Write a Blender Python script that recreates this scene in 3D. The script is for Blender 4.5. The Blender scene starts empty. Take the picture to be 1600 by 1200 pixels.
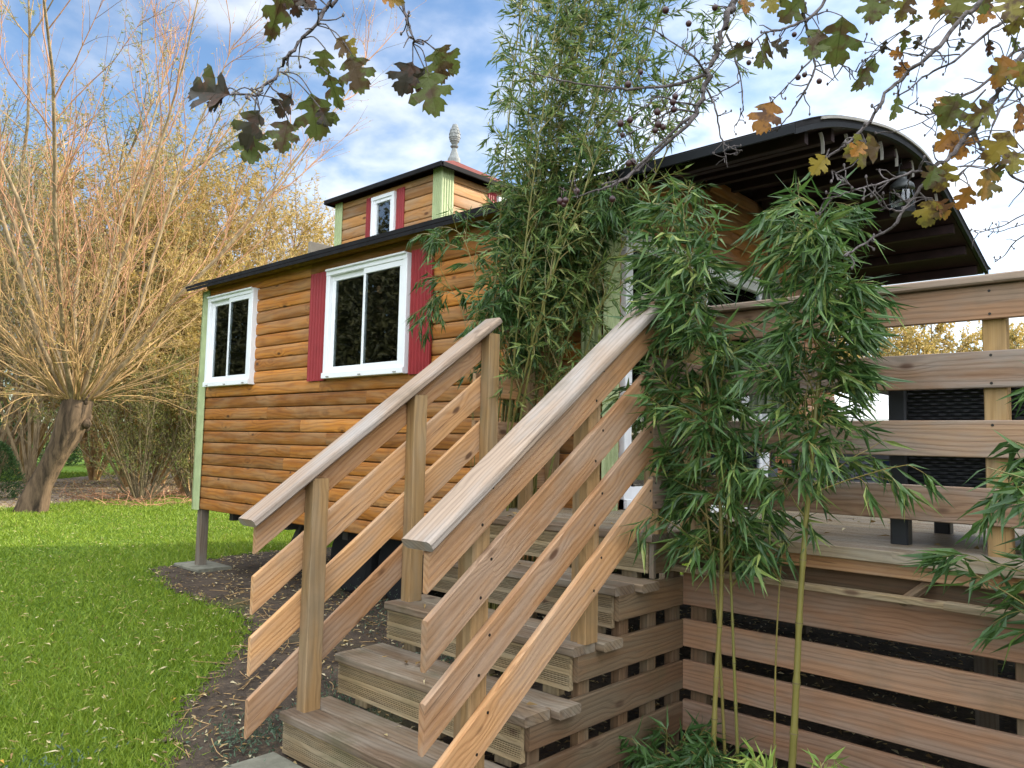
import bpy, bmesh, math, random
import numpy as np
from mathutils import Vector, Matrix
random.seed(7)
RNG = np.random.default_rng(11)
S = bpy.context.scene
COL = S.collection
# ------------------------------------------------------------------ camera
FPX = 1210.93
CR = np.array([0.73494773, 0.67776086, 0.02218226])
CU = np.array([0.03621947, -0.07189804, 0.99675414])
CF = np.array([-0.6771558, 0.73175877, 0.07738944])
CP = np.array([0.0, 0.0, 1.455])
cam_d = bpy.data.cameras.new('camera'); cam = bpy.data.objects.new('camera', cam_d); COL.objects.link(cam)
cam.matrix_world = Matrix(((CR[0], CU[0], -CF[0], CP[0]), (CR[1], CU[1], -CF[1], CP[1]), (CR[2], CU[2], -CF[2], CP[2]), (0, 0, 0, 1)))
cam_d.sensor_width = 36; cam_d.lens = FPX / 1600 * 36; cam_d.clip_end = 3000; cam_d.clip_start = .05
S.camera = cam
def at(px, py, d):
    return CP + d * (CF + (px - 800) / FPX * CR - (py - 600) / FPX * CU)
# ------------------------------------------------------------------ light
SUN_EL, SUN_AZ = 24.0, (0.50, 0.866)          # azimuth as a direction (towards the sun)
world = bpy.data.worlds.new('World'); S.world = world; world.use_nodes = True
wn = world.node_tree; wn.nodes.clear()
def N(t, typ, **kw):
    n = t.nodes.new(typ)
    for k, v in kw.items(): setattr(n, k, v)
    return n
wo = N(wn, 'ShaderNodeOutputWorld'); bg = N(wn, 'ShaderNodeBackground'); bg.inputs[1].default_value = 0.12
sky = N(wn, 'ShaderNodeTexSky', sky_type='NISHITA'); sky.sun_disc = False
sky.sun_elevation = math.radians(SUN_EL); sky.sun_rotation = math.atan2(SUN_AZ[0], SUN_AZ[1])
sky.air_density = 1.0; sky.dust_density = .6; sky.ozone_density = 2.0
tc = N(wn, 'ShaderNodeTexCoord'); sep = N(wn, 'ShaderNodeSeparateXYZ'); wn.links.new(tc.outputs['Generated'], sep.inputs[0])
def wmath(op, a, b=None, clamp=False):
    m = N(wn, 'ShaderNodeMath', operation=op, use_clamp=clamp)
    for i, v in enumerate((a, b)):
        if v is None: continue
        if isinstance(v, (int, float)): m.inputs[i].default_value = v
        else: wn.links.new(v, m.inputs[i])
    return m.outputs[0]
zz = wmath('ADD', wmath('MAXIMUM', sep.outputs[2], 0.0), .22)
cx = wmath('DIVIDE', sep.outputs[0], zz); cy = wmath('DIVIDE', sep.outputs[1], zz)
cmb = N(wn, 'ShaderNodeCombineXYZ'); wn.links.new(cx, cmb.inputs[0]); wn.links.new(cy, cmb.inputs[1])
n1 = N(wn, 'ShaderNodeTexNoise'); n1.inputs['Scale'].default_value = 1.5; n1.inputs['Detail'].default_value = 9; n1.inputs['Roughness'].default_value = .52; n1.inputs['Distortion'].default_value = .15
n2 = N(wn, 'ShaderNodeTexNoise'); n2.inputs['Scale'].default_value = 7.5; n2.inputs['Detail'].default_value = 6; n2.inputs['Roughness'].default_value = .5; n2.inputs['Distortion'].default_value = .2
wn.links.new(cmb.outputs[0], n1.inputs['Vector']); wn.links.new(cmb.outputs[0], n2.inputs['Vector'])
mixn = wmath('ADD', wmath('MULTIPLY', n1.outputs[0], .62), wmath('MULTIPLY', n2.outputs[0], .38))
# more cloud towards the sun side of the sky
sd = wmath('ADD', wmath('MULTIPLY', sep.outputs[0], SUN_AZ[0]), wmath('MULTIPLY', sep.outputs[1], SUN_AZ[1]))
cov0 = wmath('ADD', mixn, wmath('MULTIPLY', sd, .14))
ramp = N(wn, 'ShaderNodeMapRange'); ramp.interpolation_type = 'SMOOTHSTEP'
ramp.inputs['From Min'].default_value = .43; ramp.inputs['From Max'].default_value = .70

cmix = N(wn, 'ShaderNodeMix', data_type='RGBA')
skm = N(wn, 'ShaderNodeMix', data_type='RGBA', blend_type='MULTIPLY'); skm.inputs[0].default_value = 1
wn.links.new(sky.outputs[0], skm.inputs[6]); skm.inputs[7].default_value = (1.10, 1.20, 1.28, 1)
wn.links.new(wmath('MULTIPLY', ramp.outputs[0], .93), cmix.inputs[0]); wn.links.new(skm.outputs[2], cmix.inputs[6])
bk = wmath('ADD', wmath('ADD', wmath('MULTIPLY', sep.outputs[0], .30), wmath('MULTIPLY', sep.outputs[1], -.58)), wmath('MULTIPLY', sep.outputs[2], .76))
bkr = N(wn, 'ShaderNodeMapRange'); bkr.interpolation_type = 'SMOOTHSTEP'; wn.links.new(bk, bkr.inputs['Value']); bkr.inputs['From Min'].default_value = .08; bkr.inputs['From Max'].default_value = .62   # cloud brightness added behind and above, out of view, to light the shade
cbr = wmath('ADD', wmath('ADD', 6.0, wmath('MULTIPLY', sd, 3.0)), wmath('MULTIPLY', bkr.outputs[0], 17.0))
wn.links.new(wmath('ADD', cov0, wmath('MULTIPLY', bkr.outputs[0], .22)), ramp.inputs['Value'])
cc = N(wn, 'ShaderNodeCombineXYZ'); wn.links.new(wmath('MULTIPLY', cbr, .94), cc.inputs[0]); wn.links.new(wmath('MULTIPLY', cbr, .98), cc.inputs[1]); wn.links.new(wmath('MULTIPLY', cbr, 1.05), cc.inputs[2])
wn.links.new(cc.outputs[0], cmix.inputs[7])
wn.links.new(cmix.outputs[2], bg.inputs[0]); wn.links.new(bg.outputs[0], wo.inputs[0])
sun_d = bpy.data.lights.new('sun', 'SUN'); sun_d.energy = 5.0; sun_d.angle = math.radians(0.9); sun_d.color = (1.0, .90, .74)
sun = bpy.data.objects.new('sun', sun_d); COL.objects.link(sun)
ce = math.cos(math.radians(SUN_EL)); sv = Vector((SUN_AZ[0] * ce, SUN_AZ[1] * ce, math.sin(math.radians(SUN_EL))))
sun.rotation_euler = sv.to_track_quat('Z', 'Y').to_euler()
S.view_settings.view_transform = 'Standard'; S.view_settings.look = 'None'; S.view_settings.gamma = 1; S.view_settings.exposure = 0.78
S.cycles.max_bounces = 8; S.cycles.transparent_max_bounces = 12; S.cycles.sample_clamp_indirect = 6
# ------------------------------------------------------------------ materials
class G:
    def __init__(s, name):
        s.m = bpy.data.materials.new(name); s.m.use_nodes = True; s.t = s.m.node_tree; s.t.nodes.clear()
        s.o = s.n('ShaderNodeOutputMaterial')
    def n(s, typ, **kw): return N(s.t, typ, **kw)
    def l(s, a, b): s.t.links.new(a, b)
    def put(s, inp, v):
        if hasattr(v, 'is_output') or isinstance(v, bpy.types.NodeSocket): s.l(v, inp)
        elif isinstance(v, (tuple, list)) and len(v) == 3 and inp.type == 'RGBA': inp.default_value = (*v, 1)
        else: inp.default_value = v
    def math(s, op, a, b=0.0, c=None, clamp=False):
        m = s.n('ShaderNodeMath', operation=op, use_clamp=clamp)
        s.put(m.inputs[0], a); s.put(m.inputs[1], b)
        if c is not None: s.put(m.inputs[2], c)
        return m.outputs[0]
    def vec(s, x, y, z):
        c = s.n('ShaderNodeCombineXYZ')
        for i, v in enumerate((x, y, z)): s.put(c.inputs[i], v)
        return c.outputs[0]
    def noise(s, v, sc, det=3, ro=.55, dist=0.0):
        n = s.n('ShaderNodeTexNoise'); s.put(n.inputs['Vector'], v)
        n.inputs['Scale'].default_value = sc; n.inputs['Detail'].default_value = det; n.inputs['Roughness'].default_value = ro; n.inputs['Distortion'].default_value = dist
        return n.outputs[0]
    def rng(s, v, a, b, c=0.0, d=1.0, smooth=True):
        r = s.n('ShaderNodeMapRange'); r.interpolation_type = 'SMOOTHSTEP' if smooth else 'LINEAR'
        s.put(r.inputs[0], v)
        for i, q in enumerate((a, b, c, d)): r.inputs[i + 1].default_value = q
        return r.outputs[0]
    def mix(s, f, a, b, mode='MIX'):
        m = s.n('ShaderNodeMix', data_type='RGBA', blend_type=mode)
        s.put(m.inputs[0], f); s.put(m.inputs[6], a); s.put(m.inputs[7], b); return m.outputs[2]
    def attr(s, name, out='Vector'):
        a = s.n('ShaderNodeAttribute'); a.attribute_name = name; return a.outputs[out]
    def sep(s, v):
        q = s.n('ShaderNodeSeparateXYZ'); s.put(q.inputs[0], v); return q.outputs
    def obj(s): return s.n('ShaderNodeTexCoord').outputs['Object']
    def ramp(s, f, stops):
        r = s.n('ShaderNodeValToRGB'); s.put(r.inputs[0], f); e = r.color_ramp.elements
        while len(e) < len(stops): e.new(.5)
        for q, (p, c) in zip(e, stops): q.position = p; q.color = (*c, 1)
        return r.outputs[0]
    def bump(s, h, strength=.4, dist=.004):
        b = s.n('ShaderNodeBump'); b.inputs['Strength'].default_value = strength; b.inputs['Distance'].default_value = dist; s.put(b.inputs['Height'], h); return b.outputs[0]
    def pr(s, color, rough=.7, spec=.4, metal=0.0, normal=None, link=True):
        p = s.n('ShaderNodeBsdfPrincipled'); s.put(p.inputs['Base Color'], color); s.put(p.inputs['Roughness'], rough)
        s.put(p.inputs['Specular IOR Level'], spec); s.put(p.inputs['Metallic'], metal)
        if normal is not None: s.l(normal, p.inputs['Normal'])
        if link: s.l(p.outputs[0], s.o.inputs[0])
        return p.outputs[0]
def wood(name, c1, c2, ck, grey=(.42, .40, .39), ga=.3, rough=.75, rings=42, knots=1.0, tint=.25, spec=.25, dirt=.3, dirtc=(.10, .09, .06), warp=5.0):
    g = G(name); u, v, w = g.sep(g.attr('gc'))[:3]; rnd = g.attr('rnd', 'Fac')
    vw = g.math('ADD', v, g.math('MULTIPLY', w, .9))
    # knots
    jit = g.noise(g.vec(u, v, w), 4.0, 1)
    kv = g.vec(g.math('MULTIPLY', u, 3.6), g.math('MULTIPLY', v, 8.5), g.math('MULTIPLY', w, 4))
    vo = g.n('ShaderNodeTexVoronoi'); vo.inputs['Scale'].default_value = 1; g.put(vo.inputs['Vector'], kv)
    sel = g.rng(g.sep(vo.outputs['Color'])[0], .45, .5)
    d = vo.outputs['Distance']
    knot = g.math('MULTIPLY', g.rng(d, .07, .17, 1, 0), g.math('MULTIPLY', sel, knots))
    halo = g.math('MULTIPLY', g.rng(d, .05, .5, 1, 0), sel)
    wr = g.noise(g.vec(g.math('MULTIPLY', u, .9), g.math('MULTIPLY', vw, 5), 0.0), 1, 2)
    ph = g.math('ADD', g.math('MULTIPLY', vw, rings), g.math('ADD', g.math('MULTIPLY', wr, warp), g.math('MULTIPLY', halo, 1.2)))
    sn = g.math('SINE', g.math('MULTIPLY', ph, 6.2832)); ring = g.math('ADD', g.math('MULTIPLY', sn, .5), .5)
    ring = g.math('POWER', ring, 2.2)
    fine = g.noise(g.vec(g.math('MULTIPLY', u, 5), g.math('MULTIPLY', vw, 260), 0.0), 1, 3, .65)
    mid = g.noise(g.vec(g.math('MULTIPLY', u, 1.6), g.math('MULTIPLY', vw, 30), 0.0), 1, 3)
    f = g.math('ADD', g.math('MULTIPLY', ring, .5), g.math('MULTIPLY', g.rng(fine, .3, .7), .4), clamp=True)
    col = g.mix(f, c1, c2)
    col = g.mix(g.math('MULTIPLY', g.rng(mid, .35, .75), .45), col, c2)
    br = g.math('ADD', 1 - tint, g.math('MULTIPLY', rnd, 2 * tint))
    brc = g.vec(br, g.math('MULTIPLY', br, g.math('ADD', .97, g.math('MULTIPLY', rnd, .05))), br)
    col = g.mix(1.0, col, brc, 'MULTIPLY')
    big = g.noise(g.vec(g.math('MULTIPLY', u, 1.8), g.math('MULTIPLY', v, 9), g.math('MULTIPLY', w, 9)), 1, 4, .6)
    gm = g.math('MULTIPLY', g.rng(big, .38, .68), g.math('ADD', ga, g.math('MULTIPLY', fine, .25)), clamp=True)
    gr = g.mix(g.math('MULTIPLY', f, .7), grey, tuple(x * .55 for x in grey))
    col = g.mix(gm, col, gr)
    big2 = g.noise(g.obj(), 3.1, 5, .65)
    col = g.mix(g.math('MULTIPLY', g.rng(big2, .5, .75), dirt), col, dirtc)
    crk = g.rng(g.noise(g.vec(g.math('MULTIPLY', u, 2.2), g.math('MULTIPLY', vw, 110), 3.3), 1, 2, .5), .69, .73)
    col = g.mix(g.math('MULTIPLY', crk, .6), col, ck)
    col = g.mix(g.math('MULTIPLY', knot, .85), col, ck)
    h = g.math('ADD', g.math('MULTIPLY', f, -1.0), g.math('MULTIPLY', fine, .5))
    g.pr(col, g.math('ADD', rough - .1, g.math('MULTIPLY', fine, .25)), spec, normal=g.bump(h, .5, .0025))
    return g.m
M = {}
M['rail'] = wood('rail_wood', (.50, .28, .125), (.30, .145, .058), (.08, .035, .018), ga=.34, grey=(.39, .32, .25), tint=.30)
M['railgrey'] = wood('weathered_rail_wood', (.33, .21, .125), (.19, .105, .06), (.08, .04, .025), ga=.6, grey=(.31, .265, .225))
M['cap'] = wood('handrail_wood', (.30, .22, .16), (.17, .12, .085), (.08, .055, .04), ga=.8, grey=(.33, .295, .26), knots=.7, dirt=.4)
M['post'] = wood('post_wood', (.34, .21, .09), (.21, .125, .05), (.09, .045, .02), ga=.35, grey=(.28, .23, .155), rings=24)
M['tread'] = wood('tread_wood', (.20, .14, .085), (.105, .072, .045), (.05, .03, .02), ga=.45, grey=(.27, .24, .19), dirt=.55, dirtc=(.07, .065, .03), rough=.6)
M['riser'] = wood('riser_wood', (.31, .225, .12), (.17, .12, .062), (.09, .05, .03), ga=.3, grey=(.30, .27, .19), dirt=.5, dirtc=(.11, .11, .05))
M['screen'] = wood('screen_wood', (.33, .185, .10), (.20, .105, .055), (.07, .03, .02), ga=.4, grey=(.25, .205, .16), dirt=.4)
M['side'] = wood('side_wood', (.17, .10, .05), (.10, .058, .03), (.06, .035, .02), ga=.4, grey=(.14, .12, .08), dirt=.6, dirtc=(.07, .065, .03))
M['deck'] = wood('deck_wood', (.30, .23, .14), (.20, .145, .09), (.08, .05, .03), ga=.5, grey=(.34, .31, .25), dirt=.4, rough=.42, spec=.5)
M['oldwood'] = wood('grey_post_wood', (.17, .13, .09), (.11, .08, .055), (.04, .03, .02), ga=.6, grey=(.20, .18, .15))
M['siding'] = wood('stained_siding', (.46, .18, .030), (.21, .068, .011), (.03, .011, .006), ga=.28, grey=(.37, .25, .13), rough=.55, rings=20, tint=.40, dirt=.5, dirtc=(.12, .045, .014), spec=.3, warp=5.0, knots=1.0)
M['sidingpale'] = wood('weathered_siding', (.40, .19, .06), (.27, .12, .035), (.08, .03, .012), ga=.35, grey=(.36, .29, .20), rough=.6, rings=16, tint=.3, dirt=.35, dirtc=(.10, .05, .02), warp=4.0)
M['sidingdark'] = wood('gable_siding', (.36, .15, .045), (.21, .08, .022), (.07, .02, .01), ga=.08, rough=.5, rings=14, tint=.2, dirt=.4, dirtc=(.10, .035, .015), warp=4.0)
def plain(name, c, rough=.5, spec=.4, metal=0.0, var=.25, sc=6.0, bump=.15):
    g = G(name); o = g.obj(); n = g.noise(o, sc, 5, .6); n2 = g.noise(o, sc * 14, 3)
    f = g.math('ADD', g.math('MULTIPLY', g.rng(n, .3, .7), .7), g.math('MULTIPLY', n2, .3))
    col = g.mix(f, tuple(x * (1 - var) for x in c), tuple(min(1, x * (1 + var * .5)) for x in c))
    g.pr(col, g.math('ADD', rough - .08, g.math('MULTIPLY', n2, .16)), spec, metal, normal=g.bump(n2, bump, .002)); return g.m
M['red'] = plain('red_paint', (.27, .028, .030), .5, .3, var=.15)
M['green'] = plain('pale_green_paint', (.37, .43, .22), .55, .3, var=.22)
M['white'] = plain('white_upvc', (.78, .79, .80), .35, .45, var=.06)
M['dgrey'] = plain('dark_gasket', (.05, .05, .055), .5)
M['black'] = plain('black_metal', (.005, .006, .008), .6, .25)
M['roofun'] = plain('dark_lining', (.026, .014, .014), .7, .2, var=.4)
M['shingle'] = plain('red_shingle', (.15, .045, .035), .9, .1, var=.45, sc=16, bump=.6)
M['roofing'] = plain('black_roofing', (.014, .013, .014), .85, .15, var=.4, sc=9, bump=.5)
M['trimgrey'] = plain('light_edge_trim', (.30, .28, .25), .5, .4)
M['lead'] = plain('grey_cast_metal', (.20, .21, .20), .6, .3, var=.3, sc=30)
M['pewter'] = plain('dull_pewter', (.055, .06, .062), .5, .4)
M['rubber'] = plain('tyre_rubber', (.015, .015, .016), .85, .2)
M['rust'] = plain('painted_steel', (.05, .045, .04), .7, .3)
M['rattan'] = plain('black_rattan', (.014, .015, .018), .45, .5, sc=40)
M['plum'] = plain('black_resin', (.022, .023, .027), .45, .4)
M['slate'] = plain('grey_plastic', (.075, .085, .10), .5, .4)
M['navy'] = plain('navy_plastic', (.018, .035, .085), .4, .4)
M['cloth'] = plain('green_grey_canvas', (.13, .15, .10), .9, .1)
M['curtain'] = plain('pale_blind', (.62, .63, .60), .9, .1)
M['interior'] = plain('interior_panel', (.26, .22, .17), .8, .1)
M['stone'] = plain('old_paving_stone', (.17, .165, .125), .9, .15, var=.4, sc=9, bump=.6)
M['whitesheet'] = plain('white_roof_sheet', (.72, .72, .70), .6, .2)
M['screw'] = plain('dark_screw', (.03, .025, .02), .5, .5, metal=.6)
def glass(name, tint=(.25, .27, .28), base=.10, mul=1.3):
    g = G(name); fr = g.n('ShaderNodeFresnel'); fr.inputs[0].default_value = 1.5
    gl = g.n('ShaderNodeBsdfGlossy'); gl.inputs['Roughness'].default_value = .015; gl.inputs[0].default_value = (.9, .93, .95, 1)
    w = g.noise(g.obj(), 1.3, 2); g.l(g.bump(w, .12, .02), gl.inputs['Normal'])
    tr = g.n('ShaderNodeBsdfTransparent'); tr.inputs[0].default_value = (*tint, 1)
    mx = g.n('ShaderNodeMixShader'); g.l(g.math('ADD', g.math('MULTIPLY', fr.outputs[0], mul), base, clamp=True), mx.inputs[0])
    g.l(tr.outputs[0], mx.inputs[1]); g.l(gl.outputs[0], mx.inputs[2]); g.l(mx.outputs[0], g.o.inputs[0]); return g.m
M['glass'] = glass('window_glass', (.86, .88, .88), .07, 1.2); M['lglass'] = glass('lantern_glass', (.45, .47, .44), .05, .8)
def leaf(name, stops, trans=.35, rough=.5, spec=.3):
    g = G(name); r = g.attr('rnd', 'Fac'); c = g.ramp(r, stops)
    n = g.noise(g.obj(), 35, 2); c = g.mix(g.math('MULTIPLY', n, .35), c, tuple(x * .5 for x in stops[0][1]))
    p = g.pr(c, rough, spec, link=False); t = g.n('ShaderNodeBsdfTranslucent'); g.l(g.mix(.0, c, c), t.inputs[0])
    mx = g.n('ShaderNodeMixShader'); mx.inputs[0].default_value = trans; g.l(p, mx.inputs[1]); g.l(t.outputs[0], mx.inputs[2]); g.l(mx.outputs[0], g.o.inputs[0]); return g.m
M['bamboo'] = leaf('bamboo_leaf', [(0, (.035, .085, .022)), (.5, (.075, .15, .035)), (.85, (.14, .24, .05)), (1, (.33, .37, .10))], .3, .42, .45)
M['bambooy'] = leaf('young_bamboo_leaf', [(0, (.14, .23, .05)), (.6, (.27, .38, .07)), (1, (.45, .5, .13))], .4)
M['bambood'] = leaf('bamboo_leaf_olive', [(0, (.06, .11, .035)), (.5, (.13, .20, .05)), (.85, (.22, .29, .07)), (1, (.42, .40, .14))], .35, .45, .4)
M['gold'] = leaf('golden_willow_leaf', [(0, (.22, .18, .05)), (.35, (.40, .29, .08)), (.75, (.58, .40, .12)), (1, (.66, .50, .22))], .45)
M['willow'] = leaf('grey_green_willow_leaf', [(0, (.15, .16, .06)), (.5, (.25, .26, .10)), (1, (.42, .38, .16))], .4)
M['pale'] = leaf('pale_leaf', [(0, (.30, .25, .12)), (1, (.55, .50, .30))], .4)
M['olive'] = leaf('olive_leaf', [(0, (.08, .10, .025)), (.6, (.17, .19, .045)), (1, (.34, .30, .08))], .35)
M['conifer'] = leaf('dark_conifer', [(0, (.025, .06, .018)), (.6, (.05, .11, .03)), (1, (.10, .17, .045))], .15)
M['hedge'] = leaf('deep_green_leaf', [(0, (.05, .06, .03)), (1, (.15, .15, .07))], .35)
M['weed'] = leaf('weed_leaf', [(0, (.05, .09, .055)), (1, (.13, .19, .11))], .25)
M['grass'] = leaf('grass_blade', [(0, (.10, .165, .016)), (.5, (.20, .30, .026)), (.85, (.32, .40, .045)), (1, (.50, .44, .16))], .35, .5, .25)
M['litter'] = leaf('fallen_leaf', [(0, (.13, .07, .025)), (.35, (.36, .24, .09)), (.7, (.56, .45, .22)), (.9, (.62, .55, .36)), (1, (.60, .34, .05))], .2, .6)
def hawleaf():
    g = G('hawthorn_leaf'); r = g.attr('rnd', 'Fac'); o = g.obj()
    base = g.ramp(r, [(0, (.03, .022, .016)), (.28, (.045, .04, .018)), (.34, (.085, .115, .03)), (.6, (.13, .15, .035)), (.66, (.24, .20, .035)), (.82, (.34, .24, .045)), (.86, (.34, .15, .03)), (1, (.42, .19, .04))])
    n = g.noise(o, 38, 4, .6); b = g.math('MULTIPLY', g.rng(n, .46, .60), .85)
    c = g.mix(b, base, (.085, .04, .022)); c = g.mix(g.math('MULTIPLY', g.rng(g.noise(o, 14, 3), .5, .65), .5), c, (.13, .15, .03))
    p = g.pr(c, .5, .35, link=False, normal=g.bump(g.noise(o, 160, 2), .3, .002)); t = g.n('ShaderNodeBsdfTranslucent'); g.l(c, t.inputs[0])
    mx = g.n('ShaderNodeMixShader'); mx.inputs[0].default_value = .42; g.l(p, mx.inputs[1]); g.l(t.outputs[0], mx.inputs[2]); g.l(mx.outputs[0], g.o.inputs[0]); return g.m
M['haw'] = hawleaf()
def bark(name, a, b, sc=8, stretch=.25, bump=.6):
    g = G(name); o = g.sep(g.obj()); v = g.vec(o[0], o[1], g.math('MULTIPLY', o[2], stretch))
    n = g.noise(v, sc, 6, .65, .4); n2 = g.noise(v, sc * 4, 3)
    g.pr(g.mix(g.rng(n, .3, .7), a, b), .85, .15, normal=g.bump(g.math('ADD', n, g.math('MULTIPLY', n2, .4)), bump, .02)); return g.m
M['bark'] = bark('willow_bark', (.03, .022, .015), (.17, .115, .07), 7, .22, 1.0)
M['limb'] = bark('willow_limb', (.13, .095, .055), (.32, .24, .14), 12)
M['twigtan'] = bark('tan_twig', (.25, .155, .07), (.42, .28, .13), 12)
M['twigred'] = bark('reddish_twig', (.27, .135, .075), (.42, .235, .13), 12)
M['twigdark'] = bark('hawthorn_bark', (.055, .045, .042), (.17, .145, .14), 60, 1, .5)
M['stem'] = bark('shrub_stem', (.10, .08, .045), (.24, .19, .11), 20)
def culm():
    g = G('bamboo_culm'); r = g.attr('rnd', 'Fac')
    c = g.ramp(r, [(0, (.07, .095, .02)), (.5, (.17, .16, .035)), (1, (.30, .22, .065))]); n = g.noise(g.obj(), 25, 3)
    g.pr(g.mix(g.math('MULTIPLY', n, .5), c, (.09, .085, .03)), .38, .45); return g.m
M['culm'] = culm()
M['fruit'] = plain('dark_haw_fruit', (.045, .014, .014), .4, .45)
def ground():
    g = G('lawn_soil'); o = g.obj(); n = g.noise(o, .55, 5, .6); n2 = g.noise(o, 7, 5, .7); n3 = g.noise(o, 60, 3)
    c = g.mix(g.rng(n2, .3, .7), (.045, .095, .010), (.115, .20, .018)); c = g.mix(g.math('MULTIPLY', g.rng(n, .45, .7), .4), c, (.19, .21, .04))
    c = g.mix(g.math('MULTIPLY', n3, .4), c, (.04, .05, .012)); g.pr(c, .95, .1, normal=g.bump(n3, .8, .03)); return g.m
M['ground'] = ground()
def soil(name, a, b, c3):
    g = G(name); o = g.obj(); n = g.noise(o, 3.5, 6, .7); n2 = g.noise(o, 32, 5, .7); n3 = g.noise(o, 1.3, 4, .6)
    c = g.mix(g.rng(n, .3, .7), a, b); c = g.mix(g.math('MULTIPLY', g.rng(n2, .5, .72), .7), c, c3); c = g.mix(g.math('MULTIPLY', g.rng(n3, .55, .72), .5), c, (.07, .085, .02))
    g.pr(c, .95, .1, normal=g.bump(g.math('ADD', n, g.math('MULTIPLY', n2, .6)), 1.0, .03)); return g.m
M['soil'] = soil('bare_soil', (.035, .028, .022), (.085, .065, .048), (.17, .12, .07))
M['path'] = soil('leafy_path', (.16, .12, .085), (.27, .21, .155), (.36, .29, .20))
# ------------------------------------------------------------------ mesh helpers
def V3(*a): return np.array(a, float)
class Acc:
    """collects shapes; build() links them as ONE mesh object with grain coordinates"""
    def __init__(s): s.V = []; s.F = []; s.G = []; s.R = []; s.T = []; s.n = 0; s.MI = []
    def add(s, V, F, Gc=None, rnd=0.5, mi=0):
        V = np.asarray(V, float).reshape(-1, 3); k = s.n
        s.V.append(V); s.G.append(np.asarray(Gc, float) if Gc is not None else V)
        s.R.append(np.broadcast_to(np.asarray(rnd, float), (len(V),)))
        if isinstance(F, np.ndarray): s.T.append((F + k, mi))
        else:
            for f in F: s.F.append([i + k for i in f]); s.MI.append(mi)
        s.n += len(V)
    def prism(s, o, el, ea, eb, L, prof, mi=0, rnd=None, L0=None):
        o = V3(*o); el = V3(*el); ea = V3(*ea); eb = V3(*eb); n = len(prof)
        P = np.array([o + ea * a + eb * b for a, b in prof]); V = np.vstack([P, P + el * L])
        sd = RNG.uniform(-40, 40, 2); rn = RNG.uniform() if rnd is None else rnd
        ga = np.array([[0, b, a] for a, b in prof]); Gc = np.vstack([ga, ga + [L, 0, 0]]) + [sd[0], sd[1], 0]
        area = sum(prof[i][0] * prof[(i + 1) % n][1] - prof[(i + 1) % n][0] * prof[i][1] for i in range(n))
        flip = (np.dot(np.cross(ea, eb), el) * area) > 0
        F = [list(range(n))[::-1], list(range(n, 2 * n))] + [[i, (i + 1) % n, (i + 1) % n + n, i + n] for i in range(n)]
        if not flip: F = [f[::-1] for f in F]
        s.add(V, F, Gc, rn, mi)
    def box(s, x0, x1, y0, y1, z0, z1, ax='x', ch=.0035, mi=0, rnd=None):
        lo = (x0, y0, z0); D = {'x': ((1, 0, 0), (0, 1, 0), (0, 0, 1), x1 - x0, y1 - y0, z1 - z0), 'y': ((0, 1, 0), (1, 0, 0), (0, 0, 1), y1 - y0, x1 - x0, z1 - z0), 'z': ((0, 0, 1), (1, 0, 0), (0, 1, 0), z1 - z0, x1 - x0, y1 - y0)}[ax]
        el, ea, eb, L, A, B = D; s.prism(lo, el, ea, eb, L, rect(A, B, ch), mi, rnd)
    def obox(s, o, el, ea, L, A, B, ch=.0035, mi=0, rnd=None):
        el = V3(*el); el /= np.linalg.norm(el); ea = V3(*ea); ea -= el * ea.dot(el); ea /= np.linalg.norm(ea); eb = np.cross(el, ea)
        s.prism(V3(*o) - ea * A / 2 - eb * B / 2, el, ea, eb, L, rect(A, B, ch), mi, rnd)
    def lathe(s, c, prof, seg=20, mi=0, axis='z', cap=True):
        c = V3(*c); E = {'z': (V3(1, 0, 0), V3(0, 1, 0), V3(0, 0, 1)), 'x': (V3(0, 1, 0), V3(0, 0, 1), V3(1, 0, 0)), 'y': (V3(0, 0, 1), V3(1, 0, 0), V3(0, 1, 0))}[axis]
        V = []; n = len(prof)
        for r, z in prof:
            for k in range(seg):
                a = 2 * math.pi * k / seg; V.append(c + E[0] * r * math.cos(a) + E[1] * r * math.sin(a) + E[2] * z)
        F = [[j * seg + k, j * seg + (k + 1) % seg, (j + 1) * seg + (k + 1) % seg, (j + 1) * seg + k] for j in range(n - 1) for k in range(seg)]
        if cap: F += [list(range(seg))[::-1], [(n - 1) * seg + k for k in range(seg)]]
        s.add(V, F, None, .5, mi)
    def polys(s, P, R, sides=3, rnd=None, mi=0):
        """many tubes at once: P (N,K,3), R (N,K)"""
        P = np.asarray(P, float); Nn, K, _ = P.shape; R = np.broadcast_to(np.asarray(R, float), (Nn, K))
        T = np.gradient(P, axis=1); T /= np.linalg.norm(T, axis=2, keepdims=True) + 1e-9
        ref = np.where(np.abs(T[..., 2:3]) < .9, V3(0, 0, 1), V3(1, 0, 0)); A = np.cross(T, ref); A /= np.linalg.norm(A, axis=2, keepdims=True) + 1e-9; B = np.cross(T, A)
        an = np.arange(sides) * 2 * math.pi / sides
        V = P[:, :, None] + R[:, :, None, None] * (A[:, :, None] * np.cos(an)[:, None] + B[:, :, None] * np.sin(an)[:, None])
        idx = np.arange(Nn * K * sides).reshape(Nn, K, sides); a = idx[:, :-1]; b = idx[:, 1:]
        F = np.stack([a, np.roll(a, -1, 2), np.roll(b, -1, 2), b], -1).reshape(-1, 4)
        rr = np.full(Nn, .5) if rnd is None else np.broadcast_to(rnd, (Nn,))
        s.add(V.reshape(-1, 3), F, None, np.repeat(rr, K * sides), mi)
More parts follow.
